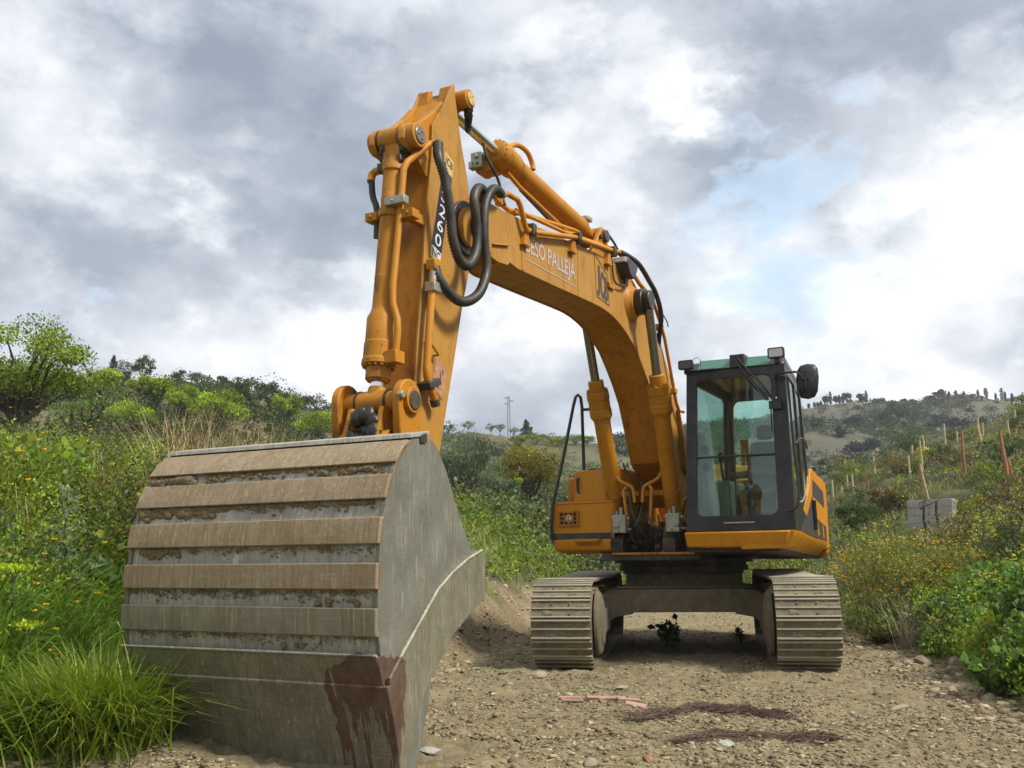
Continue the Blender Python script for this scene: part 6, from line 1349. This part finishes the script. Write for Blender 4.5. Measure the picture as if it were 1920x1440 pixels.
# ---- vines
MAT['vine'] = simple_mat('vine_bark', (.055, .04, .032), .95, 0, .5, 20, .6)
def vine(lab, pts, y):
    P = [((px-960)/1861*y, y+.1*i, 1.3+(1046-.0147*px-py)/1861*y) for i, (px, py) in enumerate(pts)]
    b = P[0]; g0 = hz1(P[len(P)//2][0], P[len(P)//2][1]); t = thing('grapevine', lab, 'vine', (b[0], b[1], hz1(b[0], b[1])), 0)
    rel = lambda p: (p[0]-b[0], p[1]-b[1], p[2]-t.location.z)
    rn = random.Random(len(lab)); Q = [rel(p) for p in P]
    Q = [(q[0], q[1], q[2]+rn.uniform(-.03, .03)) for q in Q]
    MB().tube(Q, [.022, .022, .018, .015, .012], 7, 4).build('cane', 'vine', t, 0, 70, conv=False)
    m2 = MB(); 
    for i in (1, len(P)-2): q = Q[i]; gz = hz1(P[i][0], P[i][1])-t.location.z-.05; m2.tube([(q[0]+.03, q[1], gz), (q[0]-.03, q[1], (gz+q[2])/2), q], [.035, .03, .022], 7, 2)
    m2.build('vine_trunk', 'vine', t, 0, 70, conv=False)
    m3 = MB()
    for k_ in range(7):
        q = Vector(Q[rn.randrange(len(Q))]); m3.tube([tuple(q), tuple(q+Vector((rn.uniform(-.1, .15), 0, rn.uniform(.05, .2)))), tuple(q+Vector((rn.uniform(-.15, .25), 0, rn.uniform(.1, .3))))], .006, 5)
    m3.build('spur', 'vine', t, 0, 70, conv=False)
vine('long dark twisted vine cane running between the stakes above the block wall', [(1786, 940), (1800, 926), (1826, 915), (1852, 905), (1880, 890)], 27)
vine('short dark twisted vine in front of the block wall', [(1717, 956), (1727, 949), (1744, 946), (1758, 938), (1770, 933)], 22.5)
vine('dark vine cane near the right edge beyond the thick red stake', [(1864, 870), (1880, 860), (1890, 855), (1905, 853), (1925, 846)], 31)
vine('dark hooked vine right of the thick red stake', [(1902, 888), (1904, 878), (1912, 874), (1925, 870), (1940, 866)], 27)
# ---- block wall (small tank)
MAT['block'] = None
def block_mat():
    M, nt, p, out = newmat('concrete_block'); g = G(nt); b = nt.nodes.new('ShaderNodeTexBrick'); nt.links.new(g.co, b.inputs['Vector'])
    c = g.mix(g.ramp(g.noise(4, 8, .7), [(.3, 0.), (.7, 1.)]), (.44, .43, .38), (.30, .29, .25)); g.col(p, c); p.inputs['Roughness'].default_value = .95; g.bump(p, g.noise(40, 6, .7), .5, .01); return M
MAT['block'] = block_mat()
Yw = 24.5; kx = (1776-960)/1861; bw = thing('block_wall', 'low grey concrete block tank wall on the right slope behind a leaning stake', 'wall', (kx*Yw, Yw, hz1(kx*Yw, Yw)-.25), radians(0))
topz = 1.3+(1020-936)/1861*Yw-bw.location.z; mb = MB(); mort = MB()
for dirv, nb in ((Vector((-.62, .785, 0)), 3), (Vector((.52, .854, 0)), 4)):
    nrm = Vector((dirv.y, -dirv.x, 0)); nrm = nrm if nrm.y < 0 else -nrm
    rows = 6
    for r_ in range(rows):
        z1_ = topz-.2*r_; off = -.2 if r_ % 2 else 0
        for k_ in range(nb+1):
            a0 = max(0, off+.4*k_)+.006; a1 = min(off+.4*(k_+1), .4*nb)-.006
            if a1-a0 < .03: continue
            q = [dirv*a0, dirv*a1, dirv*a1-nrm*.2, dirv*a0-nrm*.2]; jj = random.uniform(-.004, .004)
            mb.loft([[(v.x+nrm.x*jj, v.y+nrm.y*jj, z1_-.19) for v in q], [(v.x+nrm.x*jj, v.y+nrm.y*jj, z1_) for v in q]])
    q = [dirv*.01-nrm*.012, dirv*(.4*nb-.01)-nrm*.012, dirv*(.4*nb-.01)-nrm*.19, dirv*.01-nrm*.19]; mort.loft([[(v.x, v.y, topz-1.3) for v in q], [(v.x, v.y, topz-.012) for v in q]])
mb.build('block_course', 'block', bw, .006, 30, conv=False); mort.build('mortar', 'stone' if False else MAT.setdefault('mortar', simple_mat('mortar', (.24, .23, .20), .95)), bw, 0, 30, conv=False)
# ---- pylon on the middle ridge
Yp = 190.; xp = (953-960)/1861*Yp; zp = hz1(xp, Yp); zt = 1.3+(1032-743)/1861*Yp; py_ = thing('pylon', 'slim lattice electricity pylon standing on the ridge above the middle hill', 'pylon', (xp, Yp, zp-.3)); H = zt-zp+.3
MAT['pylon'] = simple_mat('grey_galvanised_lattice', (.13, .15, .17), .6, .3, .2, 4, 0)
wdt = lambda z: .95-.62*(z/H); mb = MB(); corners = [(-1, -1), (1, -1), (1, 1), (-1, 1)]
for cx_, cy_ in corners: mb.tube([(cx_*wdt(0)/2, cy_*wdt(0)/2, 0), (cx_*wdt(H)/2, cy_*wdt(H)/2, H)], .05, 5)
mb.build('mast_leg', 'pylon', py_, 0, 40, conv=False); mb = MB(); n_ = 24
for k_ in range(n_):
    z0, z1_ = H*k_/n_, H*(k_+1)/n_; a, b = wdt(z0)/2, wdt(z1_)/2
    for j in range(4):
        c0, c1 = corners[j], corners[(j+1) % 4]
        if k_ % 2: c0, c1 = c1, c0
        mb.tube([(c0[0]*a, c0[1]*a, z0), (c1[0]*b, c1[1]*b, z1_)], .024, 4)
mb.build('lattice_bracing', 'pylon', py_, 0, 40, conv=False)
for k_, (z_, sx) in enumerate(((H-.35, -1), (H-.95, 1), (H-1.5, -1))):
    m_ = MB(); m_.tube([(0, 0, z_), (sx*.95, 0, z_+.03)], .05, 5).tube([(0, 0, z_-.25), (sx*.95, 0, z_+.02)], .03, 5); m_.build('cross_arm', 'pylon', py_, 0, 40, conv=False)

# ---- plants standing out near the camera
def leafy(name, label, cat, x, y, h, r, n, leaf, colr, aspect=.8, stems=7, upb=.4):
    t = thing(name, label, cat, (x, y, hz1(x, y)-.01)); mb = MB(); A = Acc(); rn = random.Random(n)
    for i in range(stems):
        a = rn.uniform(0, 2*pi); tip = (r*.8*cos(a)*rn.uniform(.3, 1), r*.8*sin(a)*rn.uniform(.3, 1), h*rn.uniform(.6, 1)); mb.tube([(0, 0, 0), (tip[0]*.3, tip[1]*.3, tip[2]*.6), tip], [.008, .006, .004], 5, 3)
        m_ = n//stems; tt = rng.uniform(.25, 1, (m_, 1)); P = np.array(tip)*tt+rng.normal(0, .018, (m_, 3)); A.leaf(P, leaf, colr*rn.uniform(.7, 1.3), upb, aspect)
    mb.build('stem', 'leaf_stem', t, 0, 60, conv=False); A.build('foliage', 'leaf', t); return t
MAT['leaf_stem'] = simple_mat('green_stem', (.10, .13, .035), .8, 0, .3, 20, 0)
leafy('bramble', 'dark green leafy sprig growing on the ground between the two crawler tracks', 'plant', 1.98, 13.2, .38, .30, 150, .09, DGREEN*1.3, .8)
leafy('small_weed', 'small low green tuft near the right crawler track under the machine', 'plant', 3.0, 13.6, .22, .14, 60, .08, GREEN*.9, .5)
leafy('broad_leaf_plant', 'broad-leaved green plant at the foot of the right bank', 'plant', 4.10, 8.75, .42, .42, 300, .10, np.array([.13, .21, .05]), .7, 12, .2)
leafy('broad_leaf_plant', 'tall broad-leaved plant on the right bank at the picture edge', 'plant', 4.75, 9.6, .75, .5, 520, .085, np.array([.12, .20, .045]), .7, 16, .2)
leafy('burdock', 'large pale rounded leaves in the middle of the left bank weeds', 'plant', -3.55, 8.35, .45, .36, 60, .22, np.array([.13, .19, .07]), .85, 8, .2)
def spurge(x, y, h, lab):
    z = hz1(x, y); t = thing('spurge', lab, 'plant', (x, y, z)); mb = MB(); A = Acc()
    mb.tube([(0, 0, 0), (.02, 0, h*.5), (0, 0, h*.9)], [.009, .008, .006], 6, 3)
    for k_ in range(9):
        a = k_*2*pi/9; r_ = .085 if k_ else 0; p = (r_*cos(a), r_*sin(a), h+.01*cos(a*2)); mb.tube([(0, 0, h*.86), p], .0035, 5)
        A.leaf(ball(16, p, (.032, .032, .010), .2), .028, np.array([.40, .50, .02]), 1.2, .8)
    A.leaf(np.array([[0, 0, h*t_] for t_ in rng.uniform(.3, .85, 40)]), .06, np.array([.10, .16, .05]), .1, .3)
    mb.build('stem', 'leaf_stem', t, 0, 60, conv=False); A.build('flower_head', 'leaf', t)
spurge(-3.35, 6.75, .66, 'lime green flat-topped spurge, the larger one in the left foreground weeds')
spurge(-3.52, 6.70, .52, 'lime green spurge, the leftmost small one at the picture edge')
spurge(-3.2, 6.66, .46, 'low lime green spurge to the right of the larger one')
def thistle(x, y, h, lab):
    z = hz1(x, y); t = thing('thistle', lab, 'plant', (x, y, z)); A = Acc(); mb = MB(); mb.tube([(0, 0, 0), (.01, 0, h*.5), (0, 0, h)], [.012, .010, .006], 6, 3)
    for k_ in range(16):
        zz = h*(.25+.75*k_/16); a = k_*2.4; L = .22*(1-.5*k_/16); d = np.array([cos(a), sin(a), .5])
        for s_ in np.linspace(.1, 1, 14):
            P = np.array([[d[0]*L*s_, d[1]*L*s_, zz+d[2]*L*s_]]); A.leaf(np.repeat(P, 3, 0), .05*(1.2-s_*.6), np.array([.27, .33, .22]), .6, .2)
    mb.build('stem', 'leaf_stem', t, 0, 60, conv=False); A.build('spiny_leaf', 'leaf', t)
thistle(-3.72, 8.3, .95, 'pale grey-green spiny thistle rising from the left bank weeds')
for i, (px, py) in enumerate(((1813, 985), (1838, 960), (1846, 975), (1858, 950), (1866, 968), (1822, 1000))):
    y = 15.5+.3*i; x = (px-960)/1861*y; z = hz1(x, y); ztop = max(z+.55, 1.3+(1019-py)/1861*y); t = thing('flower_spike', 'pale yellow-green flower spike on the right bank, the '+ORD[[0, 2, 3, 4, 5, 1][i]]+' from the left of its group', 'plant', (x, y, z), 0, 'flower spikes on the right bank')
    h = ztop-z; MB().tube([(0, 0, 0), (.02, 0, h*.6), (.0, 0, h)], [.008, .006, .003], 5, 2).build('stem', 'leaf_stem', t, 0, 60, conv=False)
    A = Acc(); P = np.stack([rng.normal(0, .012, 90), rng.normal(0, .012, 90), rng.uniform(h*.45, h, 90)], -1); A.leaf(P, .04, np.array([.40, .42, .10]), .8, .5); A.build('blossom', 'petal', t)

# ---- things lying on the track
MAT['root'] = simple_mat('dark_root', (.13, .085, .062), .9, 0, .4, 30, .3)
def roots(lab, pts, n, wid, hgt):
    mb = MB(); rn = random.Random(n)
    for i in range(n):
        t = rn.random()*.85; k_ = int(t*(len(pts)-1)); f = t*(len(pts)-1)-k_; a = Vector(pts[k_]).lerp(Vector(pts[min(k_+1, len(pts)-1)]), f); t2 = min(1, t+rn.uniform(.04, .16)); k2 = int(t2*(len(pts)-1)); f2 = t2*(len(pts)-1)-k2; b = Vector(pts[k2]).lerp(Vector(pts[min(k2+1, len(pts)-1)]), f2)
        e_ = 1-abs(t-.45)*1.3; a += Vector((rn.gauss(0, 1), rn.gauss(0, 1)))*wid*e_; b += Vector((rn.gauss(0, 1), rn.gauss(0, 1)))*wid*.8; mid = (a+b)/2+Vector((rn.gauss(0, .07), rn.gauss(0, .07)))
        g0 = hz1(mid.x, mid.y); z = lambda q, m_: hz1(q.x, q.y)+.004+rn.random()*m_
        mb.tube([(a.x, a.y, z(a, hgt*.4)), (mid.x, mid.y, z(mid, hgt)), (b.x, b.y, z(b, hgt*.5))], rn.uniform(.0012, .003), 4, 2)
    o = mb.build('root_tangle', 'root', None, 0, 80, conv=False); tag(o, lab, 'dry roots'); return o
roots('arched tangle of dark fine roots lying on the track, the longer of the two', [(.85, 7.75), (1.15, 8.15), (1.5, 8.45), (1.85, 8.2), (2.1, 7.6)], 620, .06, .05)
roots('flat tangle of dark fine roots nearer the camera', [(1.0, 6.95), (1.4, 7.1), (1.8, 7.05), (2.25, 6.9)], 420, .085, .035)
MAT['tile'] = simple_mat('pink_fired_clay', (.43, .27, .20), .85, 0, .3, 12, .3)
MAT['rock'] = soil_mat('grey_brown_rock', (.34, .29, .20), (.22, .185, .12), 6); MAT['rock_grey'] = soil_mat('pale_grey_rock', (.42, .42, .36), (.30, .29, .25), 8); MAT['rock_red'] = soil_mat('reddish_rock', (.36, .18, .11), (.26, .15, .09), 8)
def chunk(name, lab, cat, x, y, sx, sy, sz, mat, seed, group=None, sink=.3, rz=None, flat=False):
    rn = random.Random(seed); bm = bmesh.new(); bmesh.ops.create_icosphere(bm, subdivisions=2, radius=.5) if not flat else bmesh.ops.create_cube(bm, size=1)
    pl = [(Vector((rn.uniform(-1, 1), rn.uniform(-1, 1), rn.uniform(-.6, 1))).normalized(), rn.uniform(.30, .42)) for _ in range(9)]
    for v in bm.verts:
        if flat: v.co += Vector((rn.uniform(-.16, .16), rn.uniform(-.16, .16), rn.uniform(-.06, .06)))
        else:
            for n_, d_ in pl:
                q = v.co.dot(n_)-d_
                if q > 0: v.co -= n_*q
            v.co *= 1+rn.uniform(-.03, .03)
        v.co = Vector((v.co.x*sx, v.co.y*sy, v.co.z*sz))
    me = bpy.data.meshes.new(name); bm.to_mesh(me); bm.free(); me.materials.append(MAT[mat]); o = bpy.data.objects.new(name, me); COL.objects.link(o)
    o.location = (x, y, hz1(x, y)+sz*(.5-sink)); o.rotation_euler = (rn.uniform(-.12, .12), rn.uniform(-.12, .12), rn.uniform(0, 6) if rz is None else rz); tag(o, lab, cat, group)
    if flat: b_ = o.modifiers.new('bevel', 'BEVEL'); b_.width = .006; b_.segments = 1
    return o
G1 = 'pink clay tile fragments on the track'
chunk('tile_fragment', 'leftmost pink clay tile fragment on the track', 'tile piece', .47, 8.92, .18, .10, .04, 'tile', 1, G1, .2, -.1, True)
chunk('tile_fragment', 'thin pink clay tile fragment, second from the left', 'tile piece', .68, 8.86, .18, .07, .035, 'tile', 2, G1, .2, -.35, True)
chunk('tile_fragment', 'middle pink clay tile fragment of the row', 'tile piece', .80, 8.72, .18, .09, .04, 'tile', 3, G1, .2, -.5, True)
chunk('tile_fragment', 'pink clay tile fragment, second from the right', 'tile piece', .93, 8.62, .2, .09, .035, 'tile', 4, G1, .2, -.2, True)
chunk('tile_fragment', 'rightmost and nearest pink clay tile fragment', 'tile piece', .96, 8.38, .19, .10, .04, 'tile', 5, G1, .2, -.7, True)
for i, (px, py, sx, sy, sz, mt, lab) in enumerate([(1335, 1382, .17, .12, .05, 'rock_grey', 'pale grey flat stone between the two root tangles'), (1648, 1315, .20, .06, .05, 'rock', 'long pale stone on the track right of the root tangles'), (1150, 1285, .22, .10, .05, 'rock', 'flat brown slab just in front of the machine'),
        (1755, 1248, .28, .2, .18, 'rock', 'squarish brown rock at the edge of the right bank'), (1700, 1238, .34, .22, .14, 'rock', 'wide low brown rock at the foot of the right bank'), (1812, 1300, .2, .15, .10, 'rock', 'brown rock below the broad-leaved plant'), (1000, 1262, .22, .12, .10, 'rock', 'tilted brown stone beside the left crawler track'),
        (960, 1256, .12, .08, .04, 'darkdirty', 'small black lump near the left crawler track'), (180, 1385, .13, .09, .07, 'rock', 'rounded tan stone under the left foreground grass'), (275, 1395, .12, .10, .05, 'rock_grey', 'pale stone in the soil left of the bucket'), (330, 1378, .08, .05, .045, 'rock_red', 'small red stone left of the bucket, the farther of two'), (352, 1400, .09, .05, .05, 'rock_red', 'small red stone left of the bucket, the nearer of two'),
        (1195, 1410, .13, .07, .05, 'rock_red', 'reddish stone in the near foreground left of the flat root tangle'), (805, 1425, .16, .12, .05, 'rock_grey', 'flat grey stone beside the lip of the bucket'), (1090, 1425, .10, .08, .09, 'rock', 'upright brown clod at the bottom edge of the track'), (1455, 1215, .25, .2, .12, 'rock', 'rock half hidden beside the right crawler track'), (1610, 1195, .3, .2, .18, 'rock', 'rock in the shade behind the right crawler track')]):
    kx = (px-960)/1861; y = 1.3/((py-(1046-.0147*px))/1861); chunk('rock' if mt != 'darkdirty' else 'black_lump', lab, 'rock' if mt != 'darkdirty' else 'lump', kx*y, y, sx, sy, sz, mt, i+20)

# ================================================================ the air
hm = bpy.data.materials.new('haze'); hm.use_nodes = True; nt = hm.node_tree; nt.nodes.clear(); ho = nt.nodes.new('ShaderNodeOutputMaterial'); hv = nt.nodes.new('ShaderNodeVolumePrincipled')
hv.inputs['Color'].default_value = (.80, .86, .96, 1); hv.inputs['Density'].default_value = .0005; hv.inputs['Anisotropy'].default_value = .2; nt.links.new(hv.outputs[0], ho.inputs['Volume'])
hme = bpy.data.meshes.new('haze'); hb_ = bmesh.new(); bmesh.ops.create_cube(hb_, size=1); hb_.to_mesh(hme); hb_.free(); hme.materials.append(hm)
hz_o = bpy.data.objects.new('haze', hme); COL.objects.link(hz_o); zs = Z.min()-1.2; zt_ = float(max(Z.max(), 60))+6
hz_o.scale = (2200, 2200, zt_-zs); hz_o.location = (0, 0, (zt_+zs)/2); tag(hz_o, kind='stuff'); hz_o['label'] = 'thin pale air over the hills'
